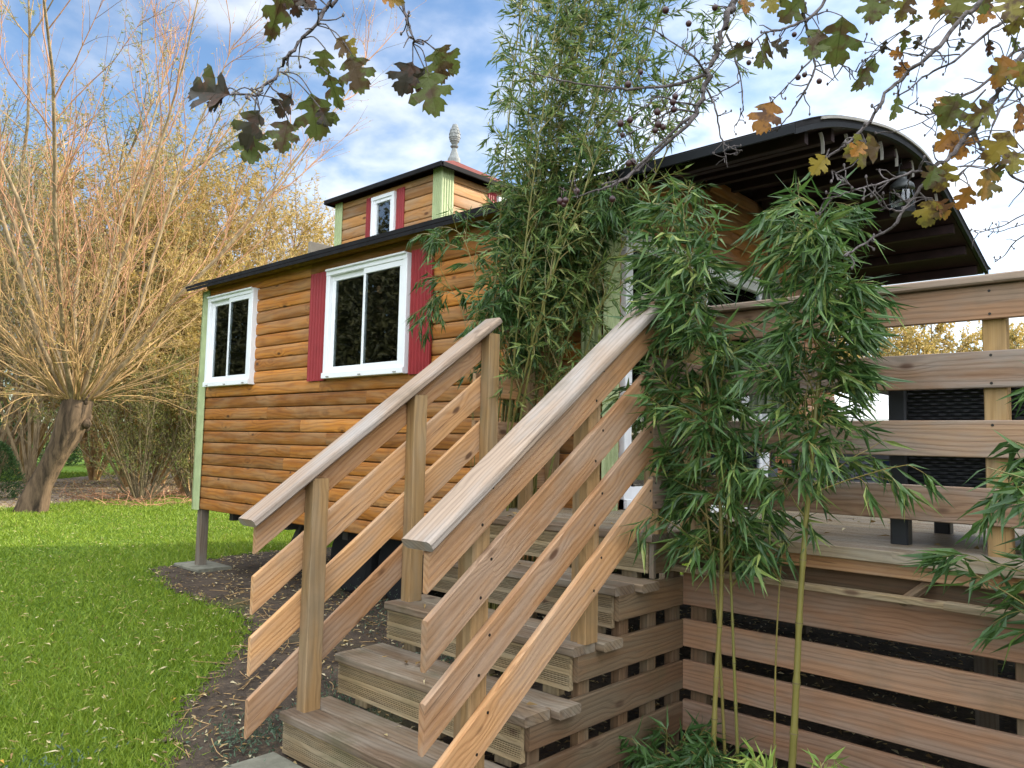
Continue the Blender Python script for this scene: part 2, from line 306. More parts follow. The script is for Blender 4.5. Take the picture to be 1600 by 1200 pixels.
    def tube(s, pts, rad, sides=8, rnd=.5, mi=0):
        pts = np.asarray(pts, float); rad = np.broadcast_to(rad, (len(pts),)); s.polys(pts[None], rad[None], sides, rnd, mi)
        K = len(pts); b = s.n - K * sides; s.F.append(list(range(b, b + sides))[::-1]); s.MI.append(mi); s.F.append(list(range(b + (K - 1) * sides, s.n))); s.MI.append(mi)
    def leaves(s, P, D, L, W, rnd, roll=None, fold=.25, bend=.15):
        """lance shaped leaves: base P, direction D, length L, width W; bent blades of six corners"""
        n = len(P); D = D / (np.linalg.norm(D, axis=1, keepdims=True) + 1e-9)
        r = RNG.normal(size=(n, 3)) if roll is None else roll
        A = np.cross(D, r); A /= np.linalg.norm(A, axis=1, keepdims=True) + 1e-9; U = np.cross(A, D); L = np.asarray(L)[:, None] * np.ones((n, 1)); W = np.asarray(W)[:, None] * np.ones((n, 1))
        V = np.stack([P, P + D * L * .32 + A * W * .5 + U * W * fold, P + D * L * .32 - A * W * .5 + U * W * fold, P + D * L * .35, P + D * L - U * L * bend], 1)
        b = (np.arange(n) * 5)[:, None]; F = np.stack([b + [0, 1, 3, 2], b + [3, 1, 4, 2]], 1)
        # two kinked quads, split along the midrib
        F = np.concatenate([b + np.array([0, 3, 1, 1]), b + np.array([0, 2, 3, 3]), b + np.array([3, 4, 1, 1]), b + np.array([3, 2, 4, 4])])[:, :3]
        s.add(V.reshape(-1, 3), F, None, np.repeat(rnd, 5))
    def build(s, name, mat, parent=None, smooth=False, mats=None):
        me = bpy.data.meshes.new(name); V = np.vstack(s.V); me.vertices.add(len(V)); me.vertices.foreach_set('co', V.ravel().astype(np.float32))
        li = []; ls = []; mi = []
        if s.F:
            li.append(np.concatenate([np.array(f, np.int32) for f in s.F])); ls.append(np.array([len(f) for f in s.F], np.int32)); mi.append(np.array(s.MI, np.int32))
        for T, m_ in s.T: li.append(T.ravel().astype(np.int32)); ls.append(np.full(len(T), T.shape[1], np.int32)); mi.append(np.full(len(T), m_, np.int32))
        li = np.concatenate(li); ls = np.concatenate(ls); mi = np.concatenate(mi)
        me.loops.add(len(li)); me.loops.foreach_set('vertex_index', li); me.polygons.add(len(ls))
        me.polygons.foreach_set('loop_start', np.concatenate([[0], np.cumsum(ls)[:-1]]).astype(np.int32)); me.polygons.foreach_set('loop_total', ls)
        for m_ in (mats or [mat]): me.materials.append(M[m_] if isinstance(m_, str) else m_)
        me.polygons.foreach_set('material_index', mi)
        me.polygons.foreach_set('use_smooth', np.full(len(ls), bool(smooth)))
        me.update(calc_edges=True)
        a = me.attributes.new('gc', 'FLOAT_VECTOR', 'POINT'); a.data.foreach_set('vector', np.vstack(s.G).ravel().astype(np.float32))
        a = me.attributes.new('rnd', 'FLOAT', 'POINT'); a.data.foreach_set('value', np.concatenate(s.R).astype(np.float32))
        o = bpy.data.objects.new(name, me); COL.objects.link(o)
        if parent is not None: o.parent = parent; o.matrix_parent_inverse = parent_inv(parent)
        return o
def parent_inv(p):
    return Matrix.Translation(-p.location) if p.type == 'EMPTY' else Matrix.Identity(4)   # part meshes keep world coordinates
def rect(A, B, c=.0035):
    c = min(c, A * .25, B * .25)
    return [(c, 0), (A - c, 0), (A, c), (A, B - c), (A - c, B), (c, B), (0, B - c), (0, c)]
def thing(name, label, cat, loc=(0, 0, 0), group=None):
    o = bpy.data.objects.new(name, None); COL.objects.link(o); o.location = loc; o.empty_display_size = .2
    o['label'] = label; o['category'] = cat
    if group: o['group'] = group
    return o
def tag(o, label=None, cat=None, group=None, kind=None):
    for k, v in (('label', label), ('category', cat), ('group', group), ('kind', kind)):
        if v: o[k] = v
    return o
def one(fn, name, mat, parent=None, **kw):
    a = Acc(); fn(a); return a.build(name, mat, parent, **kw)
def bx(name, mat, parent, *args, **kw):
    a = Acc(); a.box(*args, **kw); return a.build(name, mat, parent)
# ------------------------------------------------------------------ ground
DZ = 1.045                                    # deck height
def sheet(name, outline, z, mat, jitter=.0, sub=1):
    bm = bmesh.new(); pts = []
    n = len(outline)
    for i in range(n):
        p, q = V3(*outline[i]), V3(*outline[(i + 1) % n]); m = max(1, int(np.linalg.norm(q - p) / sub)) if jitter else 1
        for k in range(m): pts.append(p + (q - p) * k / m + (RNG.normal(size=2) * jitter if jitter else 0))
    f = bm.faces.new([bm.verts.new((p[0], p[1], z)) for p in pts]); 
    if f.normal.z < 0: f.normal_flip()
    bmesh.ops.triangulate(bm, faces=bm.faces[:]); me = bpy.data.meshes.new(name); bm.to_mesh(me); bm.free()
    me.materials.append(M[mat]); o = bpy.data.objects.new(name, me); COL.objects.link(o); return o
tag(sheet('lawn', [(-900, -900), (900, -900), (900, 900), (-900, 900)], 0, 'ground'), kind='structure')
SOIL = [(-8.95, 4.3), (-8.7, 3.65), (-7.4, 3.3), (-5.9, 3.25), (-5.3, 2.95), (-4.75, 2.45), (-4.25, 2.0), (-4.05, 1.84), (-3.66, 1.66), (-3.42, 1.5), (-3.15, 1.0), (-2.7, .2), (-2.4, -1.5), (3.5, -1.5), (3.5, 7.6), (-4, 8.0), (-8.6, 7.9), (-9.2, 5.2)]
def inside(P, poly):
    x, y = P[:, 0], P[:, 1]; r = np.zeros(len(P), bool); n = len(poly)
    for i in range(n):
        (x1, y1), (x2, y2) = poly[i], poly[(i + 1) % n]; c = ((y1 > y) != (y2 > y)) & (x < (x2 - x1) * (y - y1) / (y2 - y1 + 1e-12) + x1); r ^= c
    return r
def patch(name, poly, z, mat, st, jit):
    # a bed with a ragged edge: cells of a fine grid whose jittered centres fall inside the outline, gently uneven
    p = np.array(poly); x = np.arange(p[:, 0].min(), p[:, 0].max(), st); y = np.arange(p[:, 1].min(), p[:, 1].max(), st); X, Y = np.meshgrid(x, y, indexing='ij'); nx, ny = X.shape
    C = np.stack([(X[:-1, :-1] + st / 2).ravel(), (Y[:-1, :-1] + st / 2).ravel()], 1); ok = inside(C + RNG.normal(size=C.shape) * jit, poly)
    Z = z + np.abs(np.sin(X * 7.3 + np.sin(Y * 5.1)) * np.sin(Y * 6.7 + np.cos(X * 4.3))) * .008 + RNG.uniform(0, .005, X.shape)
    i = np.arange(nx * ny).reshape(nx, ny); F = np.stack([i[:-1, :-1], i[1:, :-1], i[1:, 1:], i[:-1, 1:]], -1).reshape(-1, 4)[ok]
    a = Acc(); a.add(np.stack([X.ravel() + RNG.uniform(-.3, .3, X.size) * st, Y.ravel() + RNG.uniform(-.3, .3, X.size) * st, Z.ravel()], 1), F); return a.build(name, mat, smooth=True)
tag(patch('soil', SOIL, .004, 'soil', .055, .03), kind='structure')
PATH = [(-16.9, 2.0), (-17.3, 4.2), (-18.6, 6.6), (-19.5, 9.5), (-21, 14), (-30, 22), (-34, 21), (-31, 12), (-27.5, 8), (-25.6, 5), (-25, 1)]
tag(patch('path', PATH, .005, 'path', .16, .12), kind='structure')
# ------------------------------------------------------------------ caravan cabin
cab = thing('cabin', 'raised caravan cabin clad in orange brown stained planks with curved black roof and red shutters', 'cabin', (-5.7, 6.0, 0))
XL, XR_, YF, YB = -8.50, -2.95, 4.05, 8.10
RP = [(3.86, 3.13), (4.25, 3.30), (4.66, 3.425), (5.1, 3.535), (5.52, 3.625), (6.05, 3.675), (6.4, 3.665), (6.8, 3.575), (7.43, 3.405), (8.28, 3.175)]
ry = np.array([p[0] for p in RP]); rz = np.array([p[1] for p in RP])
YS = np.linspace(ry[0], ry[-1], 45)
_z = np.interp(YS, ry, rz); _k = np.ones(5) / 5; _zz = np.convolve(np.pad(_z, 2, mode='edge'), _k, 'valid'); _zz[:2] = _z[:2]; _zz[-2:] = _z[-2:]
def arc(y): return float(np.interp(y, YS, _zz))
PITCH = .1235
LOG = [(.012, .002), (-.008, .0025), (-.016, .010), (-.021, .035), (-.022, .06), (-.020, .09), (-.015, .112), (-.008, .1195), (.012, .1205), (.03, .1205), (.03, .002)]
def cladding(a, along, p0, p1, z0, z1, out, holes=(), top=None, seglen=(1.3, 3.2), pitch=PITCH, prof=LOG):
    """rows of round-edged planks; out = outward unit vector; along = unit vector; p0..p1 range along; top(t) clips"""

    z = z0
    while z < z1 - .01:
        h = min(pitch, z1 - z); sc = h / pitch; spans = [(p0, p1)]
        if top is not None:
            ts = np.linspace(p0, p1, 200); ok = [t for t in ts if top(t) > z + h * .55]
            if not ok: break
            spans = [(min(ok), max(ok))]
        for (a0, a1, b0, b1) in holes:
            if z + h * .5 > b0 and z + h * .5 < b1:
                ns = []
                for s0, s1 in spans:
                    if a0 > s0: ns.append((s0, min(a0, s1)))
                    if a1 < s1: ns.append((max(a1, s0), s1))
                spans = [q for q in ns if q[1] - q[0] > .01]
        for s0, s1 in spans:
            t = s0
            while t < s1 - 1e-4:
                e = min(s1, t + RNG.uniform(*seglen)); e = s1 if s1 - e < .35 else e
                yield t, e - .002, z, sc
                t = e
        z += h
def clad_wall(name, mat, parent, along, fixed, p0, p1, z0, z1, outsign, **kw):
    a = Acc()
    for t, e, z, sc in cladding(a, (1, 0, 0), p0, p1, z0, z1, (0, 0, 0), **kw):
        pr = [(p * 1.0, q * sc) for p, q in LOG]
        if along == 'x': a.prism((t, fixed, z + RNG.normal() * .0012), (1, 0, 0), (0, -outsign, 0), (0, 0, 1), e - t, [(p, q) for p, q in pr])
        else: a.prism((fixed, t, z), (0, 1, 0), (-outsign, 0, 0), (0, 0, 1), e - t, [(p, q) for p, q in pr])
    return a.build(name, mat, parent)
W1 = (-8.34, -7.35, 2.01, 3.01); W2 = (-6.03, -4.875, 2.008, 3.003)
def hole(w, m=.06): return (w[0] + m, w[1] - m, w[2] + m, w[3] - m)
# outsign: LOG bulges towards -a ; for the long wall outward is -y
wl = clad_wall('wall', 'siding', cab, 'x', YF, XL, XR_ - .02, .66, 3.215, -1, holes=[hole(W1), hole(W2)], top=None)
clad_wall('wall', 'siding', cab, 'x', YB, XL, XR_ - .02, .66, 3.14, 1)
clad_wall('wall', 'siding', cab, 'y', XL - .005, YF + .04, YB - .04, .66, 3.9, -1, top=lambda t: arc(t) - .05)
DOOR = (4.255, 6.44, 1.05, 2.925)
clad_wall('gable_wall', 'sidingdark', cab, 'y', XR_ - .03, YF + .03, YB - .03, .66, 3.9, 1, top=lambda t: arc(t) - .04, holes=[(DOOR[0] + .03, DOOR[1] - .03, DOOR[2] - .1, DOOR[3] - .03)], seglen=(1.6, 3))
# roof shell
def roofshell(a, x0, x1, dz0, dz1, ys, mi=0):
    n = len(ys); P = []
    for x in (x0, x1):
        for y in ys: P.append((x, y, arc(y) + dz0))
        for y in ys: P.append((x, y, arc(y) + dz1))
    F = []
    for i in range(n - 1):
        F += [[i, i + 1, 2 * n + i + 1, 2 * n + i][::-1], [n + i, n + i + 1, 3 * n + i + 1, 3 * n + i]]
        F += [[i, i + 1, n + i + 1, n + i], [2 * n + i, 2 * n + i + 1, 3 * n + i + 1, 3 * n + i][::-1]]
    F += [[0, n, 3 * n, 2 * n], [n - 1, 2 * n - 1, 4 * n - 1, 3 * n - 1][::-1]]
    a.add(P, F, None, .5, mi)
a = Acc(); roofshell(a, -8.67, -1.60, .0, .028, YS)
for k in range(13): # lapped roofing courses
    y = ry[0] + .1 + k * .34
    if y < 8.2: roofshell(a, -8.68, -1.595, .029, .036, [y, y + .1, y + .2, y + .33])
roof = a.build('roof', 'roofing', cab)
a = Acc(); roofshell(a, -2.90, -1.64, -.022, -.004, YS); a.build('roof_lining', 'roofun', cab)
for i, y in enumerate(np.linspace(4.15, 8.1, 11)):
    bx('purlin', 'roofun', roof, -2.90, -1.66, y - .025, y + .025, arc(y) - .105, arc(y) - .028, 'x')
a = Acc(); roofshell(a, -8.64, -2.98, -.035, -.004, YS[:8]); a.build('eave_board', 'roofing', cab)
# arched fascia on the canopy front with light trim at the crown, hanging hooks
a = Acc(); roofshell(a, -1.63, -1.60, -.032, -.001, YS); fas = a.build('arched_fascia', 'black', cab)
a = Acc(); roofshell(a, -1.600, -1.588, .016, .032, np.linspace(4.2, 6.4, 20)); a.build('edge_trim', 'trimgrey', fas)
bx('eave_strip', 'black', cab, -2.9, -1.602, 3.846, 3.858, 3.098, 3.152, 'x')
for i, y in enumerate((4.35, 4.75, 5.05, 5.4, 5.72, 6.1, 6.75)):
    z = arc(y) - .03; a = Acc(); an = np.linspace(0, 1.9, 8); r = .055
    pts = [(-1.66 + 0.0 * t, y + r * math.sin(t) * .7, z - .075 + r * math.cos(t) - t * .02) for t in an]
    for p, q in zip(pts[:-1], pts[1:]): a.obox(p, V3(*q) - V3(*p), (1, 0, 0), np.linalg.norm(V3(*q) - V3(*p)) + .004, .02, .004, .0005)
    a.build('hook', 'trimgrey', roof)
# corner trims: ribbed pale green sheet
def ribbed(a, o, el, ea, out, L, W, n=5, d=.010):
    """ribbed sheet: vertical L, width W along ea, ribs out"""
    prof = [(0, -.006)]
    for k in range(n):
        s0 = W * k / n; w = W / n; prof += [(s0 + w * .08, 0), (s0 + w * .25, d), (s0 + w * .55, d), (s0 + w * .72, 0)]
    prof += [(W, 0), (W, -.006)]
    a.prism(o, el, ea, out, L, prof)
a = Acc(); ribbed(a, (XR_ - .16, YF - .034, .66), (0, 0, 1), (1, 0, 0), (0, -1, 0), 2.44, .165, 4); ribbed(a, (XR_ + .036, YF - .045, .66), (0, 0, 1), (0, 1, 0), (1, 0, 0), 2.48, .175, 4); a.build('corner_trim', 'green', cab)
a = Acc(); ribbed(a, (XL - .02, YF - .036, .655), (0, 0, 1), (1, 0, 0), (0, -1, 0), 2.45, .135, 4); ribbed(a, (XL - .045, YF - .045, .655), (0, 0, 1), (0, 1, 0), (-1, 0, 0), 2.45, .16, 4); a.build('corner_trim', 'green', cab)
# shutters
for x0, x1, z0, z1 in ((-6.335, -6.05, 1.998, 3.012), (-4.862, -4.605, 1.998, 3.015)):
    a = Acc(); ribbed(a, (x0, YF - .034, z0), (0, 0, 1), (1, 0, 0), (0, -1, 0), z1 - z0, x1 - x0, 6, .014); a.box(x1 - .004, x1 + .012, YF - .052, YF - .03, z0 - .002, z1 + .002, 'z', .001); a.build('shutter', 'red', cab)
def sliding_window(w, curtain=None):
    x0, x1, z0, z1 = w; f = .052; y0 = YF - .075; a = Acc()
    a.box(x0, x1, y0, YF + .03, z1 - f, z1, 'x', .004); a.box(x0, x1, y0 - .012, YF + .03, z0, z0 + f, 'x', .004)
    a.box(x0, x0 + f, y0 + .001, YF + .03, z0 + f, z1 - f, 'z', .004); a.box(x1 - f, x1, y0 + .001, YF + .03, z0 + f, z1 - f, 'z', .004)
    a.box(x0 + .012, x1 - .012, y0 - .02, y0, z1 - .012, z1 + .006, 'x', .003)
    fr = a.build('window_frame', 'white', cab)
    xm = (x0 + x1) / 2
    for i, (a0, a1, yy, e) in enumerate(((x0 + f, xm + .02, YF - .02, .05), (xm - .02, x1 - f, YF - .048, .05))):
        zz0, zz1 = z0 + f, z1 - f
        a = Acc(); lw = e if i == 0 else .028; rw = .028 if i == 0 else e
        a.box(a0, a1, yy - .018, yy, zz1 - .05, zz1, 'x', .003); a.box(a0, a1, yy - .018, yy, zz0, zz0 + .055, 'x', .003)
        a.box(a0, a0 + lw, yy - .017, yy - .001, zz0 + .055, zz1 - .05, 'z', .003); a.box(a1 - rw, a1, yy - .017, yy - .001, zz0 + .055, zz1 - .05, 'z', .003)
        a.build('sash', 'white', fr)
        bx('pane', 'glass', fr, a0 + lw, a1 - rw, yy - .012, yy - .007, zz0 + .055, zz1 - .05, 'x', ch=.0002)
    for xx in (x0 + .1, xm, x1 - .1): bx('drain_cap', 'trimgrey', fr, xx - .02, xx + .02, y0 - .02, y0 - .012, z0 + .012, z0 + .02, 'x', ch=.001)
    if curtain:
        P = []; n = 60
        for i in range(n):
            x = curtain[0] + (curtain[1] - curtain[0]) * i / (n - 1); y = YF + .075 + .010 * math.sin(i * 1.1)
            P += [(x, y, z0 - .1), (x, y, z1 + .05)]
        a = Acc(); a.add(P, [[2 * i, 2 * i + 2, 2 * i + 3, 2 * i + 1] for i in range(n - 1)]); a.build('curtain', 'curtain', fr)
sliding_window(W1, (-8.30, -7.38)); sliding_window(W2, (-5.45, -5.37))
# dark room behind the windows
a = Acc(); a.box(XL + .08, XR_ - .1, YF + .1, YB - .1, .66, .72, 'x'); a.box(XL + .06, XL + .10, YF + .06, YB - .06, .72, 3.1, 'y'); a.box(-6.6, -6.56, YF + .08, YB - .1, .72, 3.4, 'y')
a.box(XL + .1, XR_ - .1, YB - .14, YB - .08, .72, 3.1, 'x'); a.box(-5.6, -4.4, 5.6, 6.4, .72, 1.55, 'x'); a.box(-4.0, -3.5, 7.2, 7.9, .72, 2.7, 'x'); a.build('interior', 'interior', cab)
# sliding glass door in the gable
dx = XR_ + .035; a = Acc(); f = .06; y0, y1, z0, z1 = DOOR
a.box(dx - .06, dx, y0, y1, z1 - .045, z1, 'y', .004); a.box(dx - .06, dx - .012, y0 + f * .5, y1 - .01, z1 - .12, z1 - .052, 'y', .003); a.box(dx - .06, dx, y0, y0 + .045, z0, z1 - .045, 'z', .004); a.box(dx - .06, dx, y1 - f, y1, z0, z1 - .045, 'z', .004)
a.box(dx - .06, dx + .02, y0, y1, z0, z0 + .06, 'y', .004); dfr = a.build('door_frame', 'white', cab)
ym = (y0 + y1) / 2; a = Acc()
for e0, e1, xx in ((y0 + .045, ym + .03, dx - .012), (ym - .03, y1 - f, dx - .035)):
    a.box(xx - .02, xx, e0, e0 + .05, z0 + .06, z1 - .12, 'z', .003); a.box(xx - .02, xx, e1 - .05, e1, z0 + .06, z1 - .12, 'z', .003); a.box(xx - .02, xx - .001, e0 + .05, e1 - .05, z0 + .06, z0 + .14, 'y', .003)
    bx('pane', 'glass', dfr, xx - .013, xx - .008, e0 + .05, e1 - .05, z0 + .14, z1 - .12, 'y', ch=.0002)
a.build('sash', 'white', dfr)
P = []; n = 30
for i in range(n): yy = 5.45 + .9 * i / (n - 1); P += [(XR_ - .2 + .02 * math.sin(i * 1.5), yy, 1.08), (XR_ - .2 + .02 * math.sin(i * 1.5), yy, 2.9)]
a = Acc(); a.add(P, [[2 * i, 2 * i + 2, 2 * i + 3, 2 * i + 1] for i in range(n - 1)]); a.build('curtain', 'slate', dfr)
# running gear
leg = [(-8.44, 4.08), (-8.44, 7.95), (-5.0, 7.9), (-3.2, 4.35), (-3.2, 7.9)]
for x, y in leg: bx('leg', 'oldwood', cab, x - .05, x + .045, y - .03, y + .065, .045, .66, 'z', ch=.008)
a = Acc(); a.box(-8.3, -3.1, 4.9, 4.98, .5, .655, 'x'); a.box(-8.3, -3.1, 7.1, 7.18, .5, .655, 'x')
for x in (-8.0, -6.9, -5.9, -4.9, -3.8): a.box(x - .04, x + .04, 4.2, 7.95, .56, .645, 'y')
a.obox((-7.05, 4.35, .3), (.25, 0, .35), (0, 1, 0), .44, .06, .06); a.build('chassis', 'rust', cab)
for x, y in ((-6.2, 4.55), (-5.45, 4.55), (-6.2, 7.45), (-5.45, 7.45)):
    a = Acc(); a.lathe((x, y - .09, .33), [(.19, 0), (.29, .0), (.325, .03), (.33, .07), (.33, .12), (.325, .16), (.29, .19), (.19, .19)], 28, axis='y'); w = a.build('wheel', 'rubber', cab)
    a = Acc(); a.lathe((x, y - .085, .33), [(.06, .0), (.09, .03), (.17, .04), (.192, .015), (.195, .16)], 24, axis='y'); a.build('rim', 'rust', w)
bx('paving_slab_x', 'stone', None, -8.72, -8.12, 3.92, 4.30, .006, .048, 'x', ch=.01)
o = bpy.data.objects['paving_slab_x']; o.name = 'paving_slab'; tag(o, 'thin stone slab lying under the corner leg of the cabin', 'paving slab')
# ------------------------------------------------------------------ cupola
C0, C1, D0, D1, CZ0, CZ1 = -7.55, -5.74, 5.10, 7.06, 3.50, 4.20
a = Acc()
for t, e, z, sc in cladding(a, 0, C0, C1, CZ0, CZ1 - .01, 0, seglen=(.9, 1.8), holes=[(-6.80, -6.47, 3.62, 4.09)]):
    pr = [(p * .6, q * sc) for p, q in LOG]; a.prism((t, D0, z), (1, 0, 0), (0, 1, 0), (0, 0, 1), e - t, pr); 
for t, e, z, sc in cladding(a, 0, C0, C1, CZ0, CZ1 - .01, 0, seglen=(.9, 1.8)): a.prism((t, D1, z), (1, 0, 0), (0, -1, 0), (0, 0, 1), e - t, [(p * .6, q * sc) for p, q in LOG])
for t, e, z, sc in cladding(a, 0, D0 + .02, D1 - .02, CZ0, CZ1 - .01, 0, seglen=(.9, 1.8), holes=[(5.92, 6.25, 3.62, 4.09)]): a.prism((C1, t, z), (0, 1, 0), (-1, 0, 0), (0, 0, 1), e - t, [(p * .6, q * sc) for p, q in LOG])
for t, e, z, sc in cladding(a, 0, D0 + .02, D1 - .02, CZ0, CZ1 - .01, 0, seglen=(.9, 1.8)): a.prism((C0, t, z), (0, 1, 0), (1, 0, 0), (0, 0, 1), e - t, [(p * .6, q * sc) for p, q in LOG])
cup = a.build('cupola', 'sidingpale', cab)
a = Acc(); h = .13
ribbed(a, (C1 - .115, D0 - .022, CZ0), (0, 0, 1), (1, 0, 0), (0, -1, 0), CZ1 - CZ0 + .03, .13, 4, .008); ribbed(a, (C1 + .022, D0 - .03, CZ0), (0, 0, 1), (0, 1, 0), (1, 0, 0), CZ1 - CZ0 + .03, .17, 5, .008); a.build('cupola_trim', 'green', cup); a = Acc()
ribbed(a, (C0 - .02, D0 - .022, CZ0), (0, 0, 1), (1, 0, 0), (0, -1, 0), CZ1 - CZ0, .14, 4, .008); a.build('cupola_trim', 'green', cup)
ex = .11; ap = (-6.645, 6.08, 4.80); zE = 4.235; rim = [(C0 - ex, D0 - ex), (C1 + ex, D0 - ex), (C1 + ex, D1 + ex), (C0 - ex, D1 + ex)]
a = Acc(); P = [(x, y, zE) for x, y in rim] + [ap] + [(x, y, zE - .03) for x, y in rim] + [(ap[0], ap[1], ap[2] - .05)]
a.add(P, [[0, 1, 4], [1, 2, 4], [2, 3, 4], [3, 0, 4], [1, 0, 5, 6], [2, 1, 6, 7], [3, 2, 7, 8], [0, 3, 8, 5], [6, 5, 9], [7, 6, 9], [8, 7, 9], [5, 8, 9]])
cr = a.build('cupola_roof', 'shingle', cup)
a = Acc()
for k in range(4):
    p, q = rim[k], rim[(k + 1) % 4]
    if k % 2 == 0: a.box(min(p[0], q[0]), max(p[0], q[0]), p[1] - .012, p[1] + .012, zE - .045, zE + .006, 'x')
    else: a.box(p[0] - .012, p[0] + .012, min(p[1], q[1]) + .013, max(p[1], q[1]) - .013, zE - .045, zE + .006, 'y')
a.build('cupola_edge', 'roofing', cup)
a = Acc(); a.lathe((ap[0], ap[1], 4.76), [(.080, 0), (.076, .05), (.055, .09), (.036, .15), (.027, .185), (.045, .20), (.05, .212), (.028, .225), (.042, .25), (.062, .29), (.068, .33), (.060, .38), (.040, .43), (.018, .465), (.003, .49)], 18)
for ring in range(5):
    rr = (.052, .066, .066, .054, .034)[ring]; zz = 5.03 + ring * .043
    for k in range(10):
        an = (k + .5 * (ring % 2)) * 2 * math.pi / 10; c = V3(ap[0] + rr * math.cos(an), ap[1] + rr * math.sin(an), zz)
        a.add([c + V3(-math.sin(an), math.cos(an), 0) * .018, c - V3(-math.sin(an), math.cos(an), 0) * .018, c + V3(math.cos(an), math.sin(an), 0) * .007 - V3(0, 0, .004), c + V3(0, 0, .045) - V3(math.cos(an), math.sin(an), 0) * .006], [[1, 0, 2], [0, 3, 2], [3, 1, 2]])
a.build('finial', 'lead', cup, smooth=False)
def small_window(along, f, p0, p1, z0, z1, s0, s1):
    a = Acc(); b = Acc(); c = Acc()
    def B(acc, q0, q1, d0, d1, zz0, zz1, ax):
        if along == 'x': acc.box(q0, q1, f - d1, f - d0, zz0, zz1, 'x' if ax else 'z', .002)
        else: acc.box(f + d0, f + d1, q0, q1, zz0, zz1, 'y' if ax else 'z', .002)
    w = .04
    for k, dd in ((0, .05), (1, .038)):
        i = k * w * .95; B(a, p0 + i, p1 - i, .0, dd, z1 - i - w, z1 - i, 1); B(a, p0 + i, p1 - i, 0, dd, z0 + i, z0 + i + w, 1); B(a, p0 + i, p0 + i + w, 0, dd - .002, z0 + i + w, z1 - i - w, 0); B(a, p1 - i - w, p1 - i, 0, dd - .002, z0 + i + w, z1 - i - w, 0)
    wf = a.build('cupola_window', 'white', cup, mats=['white'])
    B(b, p0 + 2 * w * .95, p1 - 2 * w * .95, .012, .016, z0 + 2 * w * .95, z1 - 2 * w * .95, 1); b.build('cupola_pane', 'glass', cup)
    for q0, q1 in (s0, s1):
        c = Acc()
        if along == 'x': ribbed(c, (q0, f - .02, z0 - .01), (0, 0, 1), (1, 0, 0), (0, -1, 0), z1 - z0 + .03, q1 - q0, 4, .008)
        else: ribbed(c, (f + .02, q0, z0 - .01), (0, 0, 1), (0, 1, 0), (1, 0, 0), z1 - z0 + .03, q1 - q0, 4, .008)
        c.build('cupola_shutter', 'red', cup)
small_window('x', D0, -6.85, -6.45, 3.585, 4.125, (-6.97, -6.86), (-6.44, -6.31))
small_window('y', C1, 5.88, 6.29, 3.585, 4.125, (5.74, 5.87), (6.30, 6.43))
# ------------------------------------------------------------------ things on the gable
t = thing('wall_bracket', 'dark carved wooden bracket shaped like a downward wedge under the canopy beside the round plate', 'bracket', (-2.9, 6.4, 3.3))
a = Acc(); a.prism((-2.912, 6.28, 3.62), (1, 0, 0), (0, 1, 0), (0, 0, 1), .10, [(0, 0), (.06, -.13), (.115, -.36), (.135, -.36), (.19, -.13), (.25, 0)]); a.build('wedge', 'roofun', t)
a = Acc(); a.box(-2.912, -2.76, 6.24, 6.57, 3.625, 3.65, 'y'); a.build('ledge', 'roofun', t)
a = Acc(); a.lathe((-2.905, 6.80, 3.475), [(.002, 0), (.10, 0), (.105, .008), (.092, .016), (.06, .012), (.05, .018), (.002, .018)], 26, axis='x', cap=False)
tag(a.build('wall_plate', 'trimgrey', smooth=True), 'pale round plate hung on the plank gable under the canopy', 'wall plate')
# ship lantern
LX, LY, LZ = -1.72, 6.08, 3.345
t = thing('ship_lantern', 'old grey ship lantern with a ribbed glass hanging from the curved roof edge', 'lantern', (LX, LY, LZ - .12))
a = Acc(); a.lathe((LX, LY, LZ), [(.085, .06), (.088, .07), (.082, .095), (.05, .125), (.036, .13), (.036, .165), (.044, .17), (.04, .185), (.02, .195)], 20); a.build('cap', 'pewter', t, smooth=True)
a = Acc(); a.lathe((LX, LY, LZ), [(.06, -.125), (.086, -.125), (.088, -.09), (.07, -.085)], 20); 
for k in range(4):
    an = k * math.pi / 2 + .6; a.tube([(LX + .086 * math.cos(an), LY + .086 * math.sin(an), LZ - .1), (LX + .086 * math.cos(an), LY + .086 * math.sin(an), LZ + .07)], .004, 6)
a.build('frame', 'black', t)
a = Acc(); pr = []
for k in range(13): z = -.088 + k * .012; pr.append((.066 + .012 * math.sin(k / 12 * math.pi) + (.003 if k % 2 else 0), z))
a.lathe((LX, LY, LZ), pr, 24); a.build('lens', 'lglass', t, smooth=True)
a = Acc(); an = np.linspace(0, math.pi, 12); a.tube([(LX, LY + .062 * math.cos(q), LZ + .165 + .095 * math.sin(q)) for q in an], .0035, 6); a.tube([(LX, LY, LZ + .26), (LX, LY, arc(LY) - .02)], .003, 6); a.build('handle', 'pewter', t)
# ------------------------------------------------------------------ staircase
SX0, SX1, YD, RUN, RISE = -3.244, -2.011, 3.168, .2922, .209
st = thing('staircase', 'broad wooden garden steps with grooved risers climbing to the deck', 'staircase', (-2.63, 2.6, 0))
def grooved(h, t, n=6, band=(.12, .46), band2=(.60, .92)):
    """board profile (a = depth from the face, b = height) with fine grooves on its face"""
    pr = [(0, 0)]
    for b0, b1 in (band, band2):
        for k in range(n):
            y = h * (b0 + (b1 - b0) * (k + .5) / n); w = h * (b1 - b0) / n * .32; pr += [(0, y - w), (.0075, y - w * .7), (.0075, y + w * .7), (0, y + w)]
    return pr + [(0, h), (t, h), (t, 0)]
def grooved_top(wd, t, n=11):
    pr = [(0, 0), (wd, 0), (wd, t - .003), (wd - .004, t)]
    for k in range(n)[::-1]:
        y = .008 + (wd - .016) * (k + .5) / n; w = (wd - .016) / n * .3; pr += [(y + w, t), (y + w * .6, t - .004), (y - w * .6, t - .004), (y - w, t)]
    return pr + [(.004, t), (0, t - .003)]
